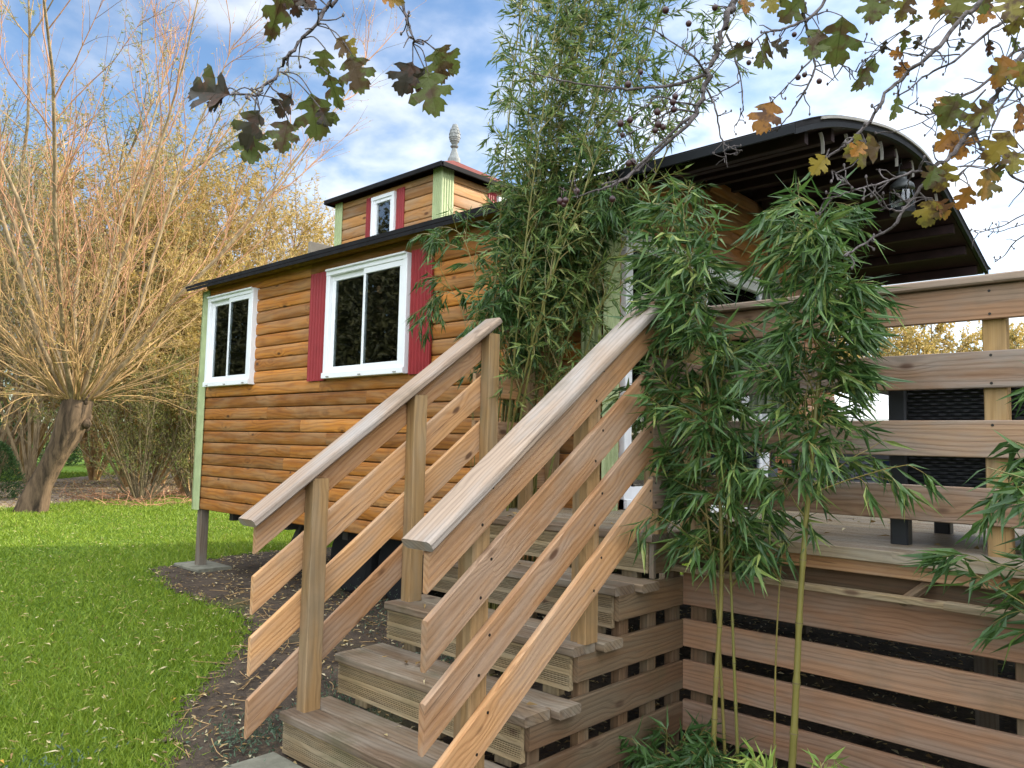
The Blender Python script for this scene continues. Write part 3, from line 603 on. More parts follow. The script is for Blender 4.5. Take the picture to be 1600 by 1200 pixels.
for k in range(1, 6):
    yk = YD - (5 - k) * RUN; zk = k * RISE
    off = [0, .035, .01, .03, .02, 0][k]
    bx('tread', 'tread', st, SX0 - .004, SX1 + .006, yk - .012, yk + .138, zk - .040, zk, 'x', ch=.006)
    bx('tread', 'tread', st, SX0 - off, SX1 + (.045 if k < 5 else .006), yk + .147, yk + RUN - .004 if k < 5 else yk + .30, zk - .040, zk - .001, 'x', ch=.006)
    a = Acc(); a.prism((SX0 + .003, yk + .006, zk - .042 - .142), (1, 0, 0), (0, 1, 0), (0, 0, 1), SX1 - SX0 - .03, grooved(.142, .027)); a.build('riser', 'riser', st)
    for xx in (SX0 + .10, SX0 + .62, SX1 - .20): bx('bearer_block', 'riser', st, xx, xx + .09, yk + .04, yk + .085, zk - RISE - .02 if k > 1 else 0.0, zk - .042, 'z')
# side boards (run level under the steps, back to the screen corner)
for k, (z0, z1) in enumerate(((.084, .229), (.284, .424), (.482, .622), (.688, .833))):
    y0 = [2.03, 2.315, 2.61, 2.90][k]
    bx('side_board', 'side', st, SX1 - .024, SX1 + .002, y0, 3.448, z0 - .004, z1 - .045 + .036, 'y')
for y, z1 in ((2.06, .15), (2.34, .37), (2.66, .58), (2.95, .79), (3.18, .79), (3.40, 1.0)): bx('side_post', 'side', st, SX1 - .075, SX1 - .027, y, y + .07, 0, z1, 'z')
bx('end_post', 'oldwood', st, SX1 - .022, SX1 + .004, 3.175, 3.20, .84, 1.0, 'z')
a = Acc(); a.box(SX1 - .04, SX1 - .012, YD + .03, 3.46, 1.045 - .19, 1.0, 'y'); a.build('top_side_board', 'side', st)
tag(bx('paving_slab', 'stone', None, -3.21, -2.62, 1.42, 1.955, .006, .052, 'x', ch=.012), 'mossy square stone slab on the bare soil at the foot of the steps', 'paving slab')
# ------------------------------------------------------------------ stair railings
TA = math.atan(.7195); TS, TC = math.sin(TA), math.cos(TA); EL = V3(0, TC, TS)
def slope_board(name, mat, parent, x0, x1, ya, yb, zlow_at_ya, hv):
    """board following the stair slope with plumb-cut ends; zlow at ya, vertical height hv"""
    a = Acc(); m = .7195; c = .004
    sd = RNG.uniform(-40, 40, 2); P = []; Gc = []
    for y in (ya, yb):
        z = zlow_at_ya + (y - ya) * m
        for x, zz in ((x0 + c, 0), (x1 - c, 0), (x1, c), (x1, hv - c), (x1 - c, hv), (x0 + c, hv), (x0, hv - c), (x0, c)):
            P.append((x, y, z + zz)); Gc.append(((y - ya) / TC + sd[0] + zz * TS, zz * TC + sd[1], x - x0))
    F = [[i, (i + 1) % 8, (i + 1) % 8 + 8, i + 8] for i in range(8)] + [list(range(8))[::-1], list(range(8, 16))]
    F = [f[::-1] for f in F]
    # orient outward
    a.add(P, F, Gc, RNG.uniform()); return a.build(name, mat, parent)
def fixnormals(o):
    bm = bmesh.new(); bm.from_mesh(o.data); bmesh.ops.recalc_face_normals(bm, faces=bm.faces[:]); bm.to_mesh(o.data); bm.free()
def screws(pts, parent, axis):
    for p in pts:
        a = Acc(); a.lathe(p, [(.0058, -.001), (.0058, .0012), (.003, .0016)], 8, axis=axis); a.build('screw', 'screw', parent)
def handrail(parent, x0, x1, ya, yb, zt, t=.042, mat='cap'):
    a = Acc(); w = x1 - x0; prof = [(.012, 0), (w - .012, 0), (w, .01), (w, t - .012), (w - .004, t - .004), (w - .014, t), (.014, t), (.004, t - .004), (0, t - .012), (0, .01)]
    L = (yb - ya) / TC; up = V3(0, -TS, TC); a.prism(V3(x0, ya, zt) - up * t, EL, (1, 0, 0), up, L, prof); return a.build('handrail', mat, parent)
BZ = (.952, .696, .428, .158)                  # lower edge of the boards at their bottom ends
rr = thing('stair_railing', 'weathered stair railing on the near side of the steps with a wide grey handrail', 'railing', (-2.0, 2.4, .2))
for i, (zl, mt) in enumerate(zip(BZ, ('rail', 'rail', 'rail', 'rail'))):
    fixnormals(slope_board('rail_board', mt, rr, -1.998, -1.97, 1.742, 3.104, zl, .168 if i else .15))
h = handrail(rr, -2.085, -1.935, 1.71, 3.10, 1.128)
for y in (1.975, 2.645, 3.20):
    base = RISE * (1 if y < 2.2 else 3 if y < 3 else 5); ytop = 1.10 + (y - 1.71) * .7195 - .052
    o = bx('post', 'post', rr, -2.045, -1.999, y, y + .088, base, min(ytop, 2.06), 'z', ch=.004)
    bx('post', 'post', rr, -2.091, -2.047, y + .012, y + .095, base, min(ytop, 2.06), 'z', ch=.004)
pts = []
for zl in BZ:
    for y in (1.99, 2.04, 2.66, 2.71, 3.085): pts += [(-1.97, y, zl + (y - 1.742) * .7195 + d) for d in ((.035,) if y in (1.99, 2.66) else (.13,))]
screws(pts, rr, 'x')
lr = thing('stair_railing', 'wooden stair railing on the cabin side of the steps with a reddish grey handrail', 'railing', (-3.22, 2.4, .2))
for i, zl in enumerate(BZ): fixnormals(slope_board('rail_board', 'rail', lr, -3.248, -3.222, 1.815, 3.25, zl - .025 + (.01 if i == 0 else 0), .168 if i else .15))
handrail(lr, -3.27, -3.135, 1.745, 3.275, 1.10, mat='cap')
for y in (2.055, 2.655, 3.205):
    base = RISE * (1 if y < 2.2 else 3 if y < 3 else 5); ytop = 1.055 + (y - 1.745) * .7195 + .0
    bx('post', 'post', lr, -3.219, -3.150, y, y + .088, base, ytop - .004, 'z', ch=.004)
# landing railing towards the cabin
la = thing('landing_railing', 'short level wooden railing between the stair top and the cabin wall', 'railing', (-3.3, 3.7, DZ))
for i, z in enumerate((2.012, 1.735, 1.452, 1.172)):
    bx('rail_board', 'rail', la, -3.330, -3.303, 3.60 if i == 0 else 3.25, 4.0, z, z + .14, 'y')
bx('handrail', 'rail', la, -3.37, -3.245, 3.50, 4.0, 2.155, 2.187, 'y', ch=.006)
for y in (3.64, 3.90): bx('post', 'post', la, -3.301, -3.231, y, y + .07, DZ, 2.153, 'z', ch=.004)
bx('post', 'post', la, -3.02, -2.955, 3.86, 3.93, DZ, 2.0, 'z', ch=.004)
# ------------------------------------------------------------------ deck
dk = thing('deck', 'raised wooden deck of grooved planks beside the cabin', 'deck', (-1, 5.5, 0))
y = 3.475; i = 0; DXR = 2.6
while y < 8.3:
    x0 = -2.94 if y > 3.46 else -2.0
    if y < 4.0: x0 = -3.42
    bnd = [x0] + ([RNG.uniform(-1.5, -.2)] if i > 0 and i % 2 else ([RNG.uniform(.2, 1.2)] if i else [])) + [DXR]
    for b0, b1 in zip(bnd[:-1], bnd[1:]):
        a = Acc(); a.prism((b0 + .002, y, DZ - .028), (1, 0, 0), (0, 1, 0), (0, 0, 1), b1 - b0 - .004, grooved_top(.136, .028)); o = a.build('deck_board', 'deck', dk)
    y += .143; i += 1
bx('edge_board', 'deck', dk, -2.01, DXR, 3.462, 3.472 + .0, DZ - .05, DZ + .001, 'x', ch=.004)
bx('fascia', 'rail', dk, -2.0, DXR, 3.50, 3.535, .935, DZ - .03, 'x')
bx('beam', 'side', dk, -2.05, DXR, 3.57, 3.62, .855, .955, 'x')
a = Acc()
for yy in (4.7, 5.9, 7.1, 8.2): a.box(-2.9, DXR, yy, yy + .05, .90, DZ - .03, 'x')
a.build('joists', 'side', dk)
for xx in (-2.6, -1.0, .6, 2.3):
    for yy in (4.6, 6.2, 8.1): bx('deck_leg', 'oldwood', dk, xx, xx + .09, yy, yy + .09, 0, .90, 'z')
dr = thing('deck_railing', 'level wooden deck railing of four wide boards above the slatted screen', 'railing', (0, 3.66, DZ))
for i, (z0, z1) in enumerate(((2.009, 2.150), (1.727, 1.879), (1.443, 1.595), (1.169, 1.320))):
    bx('rail_board', 'railgrey' if i else 'screen', dr, -1.97, 2.5, 3.622, 3.65, z0, z1, 'x')
    bx('rail_board', 'railgrey', dr, -1.998, -1.97, 3.106, 3.62, z0, z1, 'y')
bx('handrail', 'cap', dr, -2.06, 2.5, 3.59, 3.715, 2.153, 2.190, 'x', ch=.007)
bx('handrail', 'cap', dr, -2.06, -1.935, 3.13, 3.588, 2.153, 2.190, 'y', ch=.007)
for x in (-2.09, -.735, .75, 2.2):
    bx('post', 'post', dr, x, x + .085, 3.652, 3.722, DZ, 2.151, 'z', ch=.004)
bx('post', 'post', dr, -2.09, -2.0, 3.55, 3.62, DZ, 2.151, 'z', ch=.004)
screws([(x, 3.6215, z) for x in (-.70, .79) for zz in (2.03, 2.125, 1.745, 1.86, 1.465, 1.575, 1.19, 1.30) for z in (zz,)], dr, 'y')
screws([(-1.9695, y, z + d) for z in (1.169,) for y in (3.13,) for d in (.03, .12)], dr, 'x')
# low slatted screen under the deck edge
sc = thing('slatted_screen', 'reddish brown board screen hiding the space below the deck', 'fence', (0, 3.45, 0))
for i, (z0, z1) in enumerate(((.686, .845), (.484, .617), (.281, .420), (.083, .230), (-.10, .03))):
    if z0 < 0: continue
    bx('screen_board', 'screen', sc, -2.01, 3.0, 3.452, 3.478, z0, z1, 'x')
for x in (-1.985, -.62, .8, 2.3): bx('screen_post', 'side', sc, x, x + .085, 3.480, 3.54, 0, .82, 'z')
wb = thing('wooden_batten', 'long pale loose batten lying along the top of the board screen', 'batten', (-1, 3.43, .86))
a = Acc(); a.obox((-2.13, 3.39, .868), (1.35, .012, .0), (0, 1, 0), 1.38, .055, .026); a.build('strip', 'riser', wb)
a = Acc(); a.obox((-.83, 3.40, .868), (1, 0.0, -.012), (0, 1, 0), 2.6, .065, .03); a.build('strip', 'riser', wb)
a = Acc(); a.obox((-.99, 3.40, .856), (.10, .2, .10), (1, 0, 0), .20, .03, .03); a.build('brace', 'side', wb)
a = Acc(); a.obox((-2.06, 3.41, .89), (.2, .16, .05), (1, 0, 0), .22, .03, .03); a.build('brace', 'side', wb)
# ------------------------------------------------------------------ things on the deck
so = thing('outdoor_sofa', 'black woven outdoor sofa standing with its back to the deck railing', 'sofa', (-.3, 4.1, DZ))
x0, x1, y0, y1 = -1.14, .85, 3.765, 4.55; zb = DZ
for xx in (x0, x1 - .075):
    bx('leg', 'plum', so, xx, xx + .075, y0, y0 + .075, zb, 1.735, 'z', ch=.008); bx('leg', 'plum', so, xx, xx + .075, y1 - .08, y1, zb, zb + .62, 'z', ch=.008)
    bx('armrest', 'plum', so, xx - .10, xx + .076, y0 + .01, y1 + .03, 1.737, 1.777, 'y', ch=.008)
bx('seat_rail', 'plum', so, x0 + .077, x1 - .077, y0 + .005, y0 + .05, zb + .115, zb + .17, 'x')
def woven(name, o, eu, ev, Lu, Lv, out, step=.016):
    a = Acc(); nu, nv = int(Lu / step), int(Lv / step); eu = V3(*eu); ev = V3(*ev); out = V3(*out); o = V3(*o)
    a.add([o, o + eu * Lu, o + eu * Lu + ev * Lv, o + ev * Lv], [[0, 1, 2, 3]])
    # strands running along eu, bulging over every second warp
    P = []
    for j in range(nv):
        pts = []
        for i in range(0, nu + 1): pts.append(o + ev * ((j + .5) * Lv / nv) + eu * (i * Lu / nu) + out * (.004 + .0035 * (1 if ((i // 2) + j) % 2 else -1)))
        P.append(pts)
    a.polys(P, .0062, 4); return a.build(name, 'rattan', so)
woven('back_panel', (x0 + .078, y0 + .03, zb + .17), (1, 0, 0), (0, 0, 1), x1 - x0 - .156, .56, (0, -1, 0)); bx('back_core', 'rattan', so, x0 + .08, x1 - .08, y0 + .038, y0 + .12, zb + .17, 1.80, 'x')
bx('seat', 'rattan', so, x0 + .077, x1 - .077, y0 + .13, y1 - .02, zb + .10, zb + .36, 'x', ch=.02); bx('cushion', 'slate', so, x0 + .08, x1 - .08, y0 + .14, y1 - .03, zb + .362, zb + .45, 'x', ch=.03)
# closed parasol
PX, PY = -2.68, 5.98
pa = thing('parasol', 'closed green grey parasol standing on the deck near the gable', 'parasol', (PX, PY, DZ))
a = Acc(); n = 16; V = []; zs = np.linspace(3.0, 1.75, 12)
for j, z in enumerate(zs):
    R = .02 + .20 * (1 - (z - 1.75) / 1.25) ** .85 * (1.0 if z > 1.95 else .86)
    for k in range(n * 2): an = k * math.pi / n; r = R * (1 if k % 2 else .74 + .06 * math.sin(j)); V.append((PX + r * math.cos(an), PY + r * math.sin(an), z))
m = n * 2; F = [[j * m + k, (j + 1) * m + k, (j + 1) * m + (k + 1) % m, j * m + (k + 1) % m] for j in range(11) for k in range(m)]; a.add(V, F); a.build('canopy', 'cloth', pa)
a = Acc(); a.lathe((PX, PY, 0), [(.019, DZ), (.019, 3.02), (.032, 3.03), (.036, 3.05), (.02, 3.085), (.004, 3.09)], 14); a.build('pole', 'plum', pa)
a = Acc(); a.lathe((PX, PY, DZ), [(.26, .0), (.26, .03), (.20, .06), (.04, .075), (.035, .28)], 24); a.build('base', 'slate', pa)
# louvred box, blue container, table and door mat
bo = thing('storage_box', 'dark grey louvred plastic storage box on the far side of the deck', 'storage box', (-2.4, 7.3, DZ))
bx('body', 'slate', bo, -3.35, -2.29, 7.22, 7.7, DZ, 1.50, 'x', ch=.02); bx('lid', 'slate', bo, -3.38, -2.26, 7.19, 7.73, 1.502, 1.55, 'x', ch=.015)
for i in range(5):
    xa = -3.33 + i * .21
    for j in range(12): 
        pass
a = Acc()
for i in range(5):
    xa = -3.33 + i * .21; a.box(xa - .012, xa + .012, 7.195, 7.218, DZ + .03, 1.48, 'z')
    for j in range(13): a.obox((xa + .016, 7.208, DZ + .05 + j * .033), (1, 0, 0), (0, .5, 1), .178, .024, .006)
a.build('louvre_panel', 'slate', bo)
bl = thing('water_butt', 'blue plastic drum with a pale tap beside the louvred box', 'drum', (-2.1, 7.35, DZ))
a = Acc(); a.lathe((-2.10, 7.38, DZ), [(.16, 0), (.175, .02), (.175, .16), (.18, .18), (.175, .2), (.175, .40), (.18, .42), (.17, .46), (.12, .50)], 24); a.build('body', 'navy', bl, smooth=True)
a = Acc(); a.lathe((-2.10, 7.38, DZ + .5), [(.05, 0), (.05, .03), (.03, .035)], 14); a.build('cap', 'whitesheet', bl)
tb = thing('garden_table', 'dark garden table half hidden by bamboo on the deck', 'table', (-1.9, 5.6, DZ))
bx('table_top', 'plum', tb, -2.3, -1.45, 5.3, 6.1, DZ + .36, DZ + .40, 'x', ch=.006)
for xx in (-2.26, -1.55):
    for yy in (5.34, 6.0): bx('leg', 'plum', tb, xx, xx + .06, yy, yy + .06, DZ, DZ + .36, 'z')
tag(bx('door_mat', 'whitesheet', None, -2.86, -2.42, 4.35, 5.0, DZ + .004, DZ + .016, 'y'), 'pale mat on the deck in front of the glass door', 'mat')
# ------------------------------------------------------------------ neighbouring hut
nb = thing('neighbour_hut', 'brown timber hut with a low white roof seen far behind the deck', 'hut', (-5.5, 17, 0))
a = Acc()
for t_, e_, z, s_ in cladding(a, 0, -8.5, -3.4, 0, 2.05, 0): a.prism((t_, 15.6, z), (1, 0, 0), (0, 1, 0), (0, 0, 1), e_ - t_, [(p, q * s_) for p, q in LOG])
for t_, e_, z, s_ in cladding(a, 0, 15.6, 19, 0, 2.05, 0): a.prism((-3.4, t_, z), (0, 1, 0), (-1, 0, 0), (0, 0, 1), e_ - t_, [(p, q * s_) for p, q in LOG])
a.build('wall', 'sidingdark', nb)
a = Acc(); P = [(-8.8, 15.3, 2.08), (-3.1, 15.3, 2.08), (-3.1, 17.3, 2.75), (-8.8, 17.3, 2.75), (-3.1, 19.3, 2.08), (-8.8, 19.3, 2.08)]; P += [(x, y, z - .05) for x, y, z in P]
a.add(P, [[0, 1, 2, 3], [3, 2, 4, 5], [7, 6, 9, 8], [8, 9, 11, 10], [0, 6, 7, 1], [4, 10, 11, 5], [1, 7, 8, 2], [2, 8, 10, 4], [0, 3, 9, 6], [3, 5, 11, 9]]); a.build('roof', 'whitesheet', nb)
bx('door', 'white', nb, -3.37, -3.34, 16.6, 17.5, .05, 1.95, 'z')
# ------------------------------------------------------------------ vegetation helpers
def unit(v): return v / (np.linalg.norm(v, axis=-1, keepdims=True) + 1e-9)
def interp_poly(P, t):
    """P (N,K,3), t (N,M) in 0..1 -> points, tangents (N,M,3)"""
    K = P.shape[1]; f = np.clip(t * (K - 1), 0, K - 1.0001); i = f.astype(int); w = (f - i)[..., None]; n = np.arange(len(P))[:, None]
    a = P[n, i]; b = P[n, i + 1]; return a + (b - a) * w, unit(b - a)
def shoots(P0, D0, L, K=6, bend=(0, 0, 0), wob=.06):
    """curved shoots: start P0 (N,3), direction D0, length L (N,), bend = added direction by the tip"""
    n = len(P0); out = [P0]; d = unit(D0); st = (np.asarray(L) / (K - 1))[:, None] * np.ones((n, 1)); bd = np.asarray(bend, float)
    for k in range(K - 1):
        d = unit(d + bd / (K - 1) + RNG.normal(size=(n, 3)) * wob); out.append(out[-1] + d * st)
    return np.stack(out, 1)
def branch(P, M, t0, t1, ang, L, K=5, bend=(0, 0, 0), wob=.08, taper=.6, even=False):
    """M children from every polyline"""
    n = len(P); t = (np.linspace(t0, t1, M)[None] + RNG.uniform(-.5, .5, (n, M)) * (t1 - t0) / M) if even else RNG.uniform(t0, t1, (n, M)); t = np.clip(t, 0, 1)
    p, tg = interp_poly(P, t); r = unit(np.cross(tg, RNG.normal(size=tg.shape))); a = np.radians(RNG.normal(ang, ang * .22, (n, M)))[..., None]
    d = tg * np.cos(a) + r * np.sin(a); ln = (L * (1 - taper * (t - t0) / (t1 - t0 + 1e-6)) * RNG.uniform(.6, 1.25, (n, M))).ravel()
    return shoots(p.reshape(-1, 3), d.reshape(-1, 3), ln, K, bend, wob), t.ravel()
def leafset(acc, P, per, t0, L, W, droop=0.0, ang=45, rnd=(0, 1), along=None, sp=.25, fold=.25, bendl=.15):
    n = len(P); t = RNG.uniform(t0, 1, (n, per)); p, tg = interp_poly(P, t); p = p.reshape(-1, 3); tg = tg.reshape(-1, 3)
    r = unit(np.cross(tg, RNG.normal(size=tg.shape))); a = np.radians(RNG.normal(ang, ang * .35, len(p)))[:, None]
    d = tg * np.cos(a) + r * np.sin(a) + V3(0, 0, -droop); m = len(p)
    acc.leaves(p, d, L * RNG.uniform(.65, 1.2, m), W * RNG.uniform(.7, 1.2, m), np.clip(RNG.uniform(*rnd, m), 0, 1), fold=fold, bend=bendl)
def taper(r0, r1, n, K): return np.broadcast_to(np.linspace(r0, r1, K), (n, K))
# ------------------------------------------------------------------ bamboo
def bamboo(name, label, culms, rad, tz, nb, bl, nl, leafL=.115, leafW=.016, mat='bamboo', side=None, droop=.55, group=None, mat_frac=None, sub=3, twl=.16, cone=1.0, rnd=(0, 1), ang=38):
    """culms: list of polylines (points from the ground up); tz=(t0,t1) leafy range; nb branches; bl branch length"""
    base = culms[0][0]; t = thing(name, label, 'bamboo', tuple(base), group)
    lv = Acc(); tw = Acc()
    for ci, c in enumerate(culms):
        c = np.array(c, float); rad_c = rad * (1 if ci == 0 or len(culms) > 6 else .6); s = np.linspace(0, 1, len(c)); q = np.linspace(0, 1, 26); P = np.stack([np.interp(q, s, c[:, k]) for k in range(3)], 1)
        kk = np.ones(5) / 5; P[2:-2] = np.stack([np.convolve(P[:, k], kk, 'valid') for k in range(3)], 1)
        L = np.linalg.norm(np.diff(P, axis=0), axis=1).sum(); a = Acc(); R = rad_c * (1 - .72 * q)
        # culm with swollen nodes
        qq = []; rr_ = []; nn = max(4, int(L / .19))
        for k in range(nn):
            f0 = k / nn
            for df, m in ((0, 1.22), (.012, .97), (.5 / nn, 1.0), (1 / nn - .012, .97)): qq.append(f0 + df); rr_.append(m)
        qq.append(1); rr_.append(1); qq = np.clip(qq, 0, 1); PP = np.stack([np.interp(qq, q, P[:, k]) for k in range(3)], 1); a.tube(PP, np.interp(qq, q, R) * np.array(rr_), 10, RNG.uniform(.3, .8)); cu = a.build('culm', 'culm', t, smooth=True); a = Acc()
        for k in range(1, nn):
            f0 = k / nn; c0 = np.array([np.interp(f0, q, P[:, j]) for j in range(3)]); c1 = np.array([np.interp(f0 + .002, q, P[:, j]) for j in range(3)]); dd = unit(c1 - c0); r_ = np.interp(f0, q, R) * 1.26; a.tube([c0 - dd * .0025, c0 + dd * .0015], [r_ * .97, r_], 10)
        a.build('node_rings', 'stem', cu)
        B, tt = branch(P[None], nb, tz[0], tz[1], ang, bl, 6, (0, 0, -.25), .10, .45, even=True)
        if side is not None:
            d = B[:, -1] - B[:, 0]; B = B + (np.linspace(0, 1, 6)[None, :, None] ** 1.3) * V3(*side) * np.linalg.norm(d, axis=1)[:, None, None]
        if cone != 1.0: pass
        tw.polys(B, taper(.0035, .0014, len(B), 6), 4, RNG.uniform(.4, 1, len(B)))
        T, _ = branch(B, sub, .25, 1.0, 38, twl, 5, (0, 0, -.8), .12, .3); tw.polys(T, taper(.0016, .0007, len(T), 5), 3, RNG.uniform(.5, 1, len(T)))
        leafset(lv, T, nl, .2, leafL, leafW, droop, 30, rnd, bendl=.22); leafset(lv, B, max(3, nl // 2), .5, leafL, leafW, droop * .8, 42, rnd)
        # leafy tip
        tip = P[-6:][None]; leafset(lv, tip, 16, .2, leafL, leafW, .1, 35, (rnd[0] + .2, rnd[1]))
    tw.build('twigs', 'culm', t); lv.build('foliage', mat, t)
    return t
bamboo('bamboo', 'arching bamboo with its leafy top curving over the top end of the wide stair handrail', [[(-1.70, 3.18, 0), (-1.70, 3.19, .35), (-1.66, 3.2, .95), (-1.70, 3.2, 1.5), (-1.80, 3.2, 2.1), (-1.88, 3.2, 2.62)], [(-1.60, 3.22, 0), (-1.63, 3.22, .7), (-1.66, 3.22, 1.4), (-1.78, 3.2, 2.3)], [(-1.68, 3.26, 0), (-1.72, 3.25, .8), (-1.82, 3.22, 1.6), (-1.95, 3.18, 2.42)]],
       .013, (.38, .995), 36, .34, 10, .14, .017, side=(-.16, -.05, -.05), twl=.16, droop=.75)
bamboo('bamboo', 'tall straight bamboo with a thick yellow green stem and a bushy square top', [[(-1.37, 3.2, 0), (-1.345, 3.2, .35), (-1.315, 3.2, .95), (-1.25, 3.2, 1.6), (-1.21, 3.2, 2.0), (-1.26, 3.2, 2.42)]],
       .0165, (.47, .99), 54, .34, 10, .14, .017, twl=.17, sub=4, side=(.05, 0, .0), droop=.75)
bamboo('bamboo', 'thin bamboo shoot between the two tall bamboos in front of the deck railing', [[(-1.48, 3.3, 0), (-1.47, 3.3, .6), (-1.42, 3.28, 1.2), (-1.40, 3.25, 1.75)]], .005, (.5, .97), 9, .26, 6, .13, .016, twl=.13, sub=2)
bamboo('bamboo', 'bamboo leaning in at the right edge in front of the sofa', [[(-.30, 3.05, 0), (-.31, 3.05, .6), (-.34, 3.05, 1.0), (-.36, 3.05, 1.35)], [(-.18, 3.0, 0), (-.19, 3.02, .6), (-.23, 3.04, 1.15), (-.26, 3.05, 1.6)]],
       .009, (.46, .99), 15, .36, 8, .145, .0185, side=(-.28, 0, -.12), twl=.16, rnd=(0, .85))
cl = []
for k in range(26):
    x = -3.47 + RNG.normal() * .07; y = 3.66 + RNG.normal() * .13; tx, ty = x + RNG.normal() * .33 + .74, y + RNG.normal() * .2 + .02; h = RNG.uniform(3.6, 5.9)
    cl.append([(x, y, 0), (x + (tx - x) * .12, y, h * .3), (x + (tx - x) * .45, y + (ty - y) * .4, h * .65), (tx, ty, h)])
bamboo('bamboo_clump', 'tall dense bamboo clump growing between the landing rail and the cabin', cl, .009, (.44, .99), 30, .34, 6, .09, .0145, mat='bambood', twl=.17, sub=3, droop=.25, rnd=(.0, 1), ang=34)
# lower drooping sprays of the clump, over the landing rail and the wall
lowc = []
for (x, y, tx, ty, h) in ((-3.5, 3.7, -3.28, 3.75, 2.9), (-3.45, 3.72, -3.05, 3.72, 2.85), (-3.5, 3.6, -3.4, 3.6, 2.6), (-3.4, 3.8, -3.12, 3.82, 2.6), (-3.45, 3.6, -3.3, 3.62, 2.3), (-3.4, 3.75, -2.65, 3.7, 3.08), (-3.45, 3.8, -3.2, 3.8, 3.15)):
    lowc.append([(x, y, 0), (x, y, h * .45), (x + (tx - x) * .35, y + (ty - y) * .3, h * .85), (x + (tx - x) * .8, y + (ty - y) * .7, h), (tx, ty, h - .12)])
bamboo('bamboo_clump', 'darker lower bamboo thicket drooping over the landing rail against the cabin wall', lowc, .008, (.48, .99), 26, .30, 9, .11, .0175, mat='bamboo', twl=.18, sub=3, droop=.7, rnd=(0, .75))
bamboo('bamboo_clump', 'thin bamboo sprays drooping left from the clump over the red shutter', [[(-3.55, 3.62, 0), (-3.55, 3.62, 1.4), (-3.66, 3.62, 2.5), (-3.85, 3.6, 2.95), (-4.15, 3.6, 2.93)], [(-3.52, 3.5, 0), (-3.54, 3.5, 1.4), (-3.66, 3.5, 2.3), (-3.85, 3.48, 2.55), (-4.0, 3.45, 2.38)], [(-3.48, 3.4, 0), (-3.48, 3.4, 1.2), (-3.46, 3.38, 2.1), (-3.42, 3.36, 2.32), (-3.4, 3.35, 2.05)]], .005, (.6, .99), 12, .24, 8, .10, .015, twl=.14, sub=2, droop=.9, rnd=(0, .8))
sh = [[(-1.18 + RNG.normal() * .05, 2.72 + RNG.normal() * .05, 0), (-1.15 + RNG.normal() * .06, 2.72, .12), (-1.15 + RNG.normal() * .12, 2.72 + RNG.normal() * .06, .30)] for k in range(6)]
bamboo('bamboo_shoots', 'low tuft of fresh yellow green bamboo shoots at the foot of the screen', sh, .004, (.3, .99), 6, .14, 4, .10, .016, mat='bambooy', twl=.07, sub=2, droop=.3)
sh = [[(-.72 + k * .14, 2.75 + RNG.normal() * .04, 0), (-.72 + k * .14, 2.75, .2), (-.70 + k * .14 + RNG.normal() * .03, 2.75, .40)] for k in range(3)]
bamboo('bamboo_shoots', 'row of thin young shoots with a bare stick near the lower right corner', sh, .004, (.45, .99), 4, .12, 3, .10, .017, mat='bambooy', twl=.06, sub=2, droop=.3)
sh = [[(-1.95 + RNG.uniform(-.12, .42), 3.15 + RNG.normal() * .12, 0), (-1.9 + RNG.uniform(-.1, .35), 3.12, .07), (-1.9 + RNG.uniform(-.2, .45), 3.0 + RNG.normal() * .1, .14)] for k in range(10)]
bamboo('low_plant', 'dark green leafy ground plant in the corner of the screen', sh, .003, (.2, .99), 7, .18, 5, .12, .018, mat='bamboo', twl=.08, sub=2, droop=.6, rnd=(0, .5))
# ------------------------------------------------------------------ trees
def tube_tree(acc, pts, r): acc.tube(np.array(pts, float), np.array(r, float), 12)
# pollard willow
pw = thing('pollard_willow', 'pollarded willow with a thick leaning trunk and a fan of long bare reddish shoots', 'tree', (-16.2, 4.7, 0))
a = Acc(); hp = V3(-15.75, 5.1, 2.0)
TP = np.array([(-16.35, 4.6, -.1), (-16.28, 4.66, .15), (-16.2, 4.72, .5), (-16.0, 4.85, .95), (-15.85, 4.98, 1.35), (-15.78, 5.05, 1.75), (-15.75, 5.1, 2.1), (-15.74, 5.1, 2.35)]); TR = [.31, .25, .21, .20, .23, .28, .26, .12]
seg = 20; V = []; 
for j, (p, r) in enumerate(zip(TP, TR)):
    for k in range(seg):
        an = k * 2 * math.pi / seg; rr_ = r * (1 + .10 * math.sin(3 * an + j * .6) + .07 * math.sin(7 * an + j * 1.3) + RNG.normal() * .03); V.append(p + V3(math.cos(an), math.sin(an), 0) * rr_)
F = [[j * seg + k, j * seg + (k + 1) % seg, (j + 1) * seg + (k + 1) % seg, (j + 1) * seg + k] for j in range(7) for k in range(seg)] + [[7 * seg + k for k in range(seg)]]
a.add(V, F)
for k in range(14):
    an = k * 2.4; c = hp + V3(math.cos(an) * .19, math.sin(an) * .19, RNG.uniform(-.45, .2)); a.lathe(c - V3(0, 0, .1), [(.02, 0), (.07, .04), (.09, .1), (.06, .17), (.02, .2)], 8)
a.build('trunk', 'bark', pw, smooth=True)
def fan(n, el0, el1, L0, L1, spread=.30, az=None):
    az_ = RNG.uniform(0, 2 * math.pi, n) if az is None else az; el = np.radians(RNG.uniform(el0, el1, n)); d = np.stack([np.cos(az_) * np.cos(el), np.sin(az_) * np.cos(el), np.sin(el)], 1)
    p = hp + V3(0, 0, .1) + np.stack([np.cos(az_), np.sin(az_), np.zeros(n)], 1) * spread * RNG.uniform(.5, 1, n)[:, None]; return p, d, RNG.uniform(L0, L1, n)
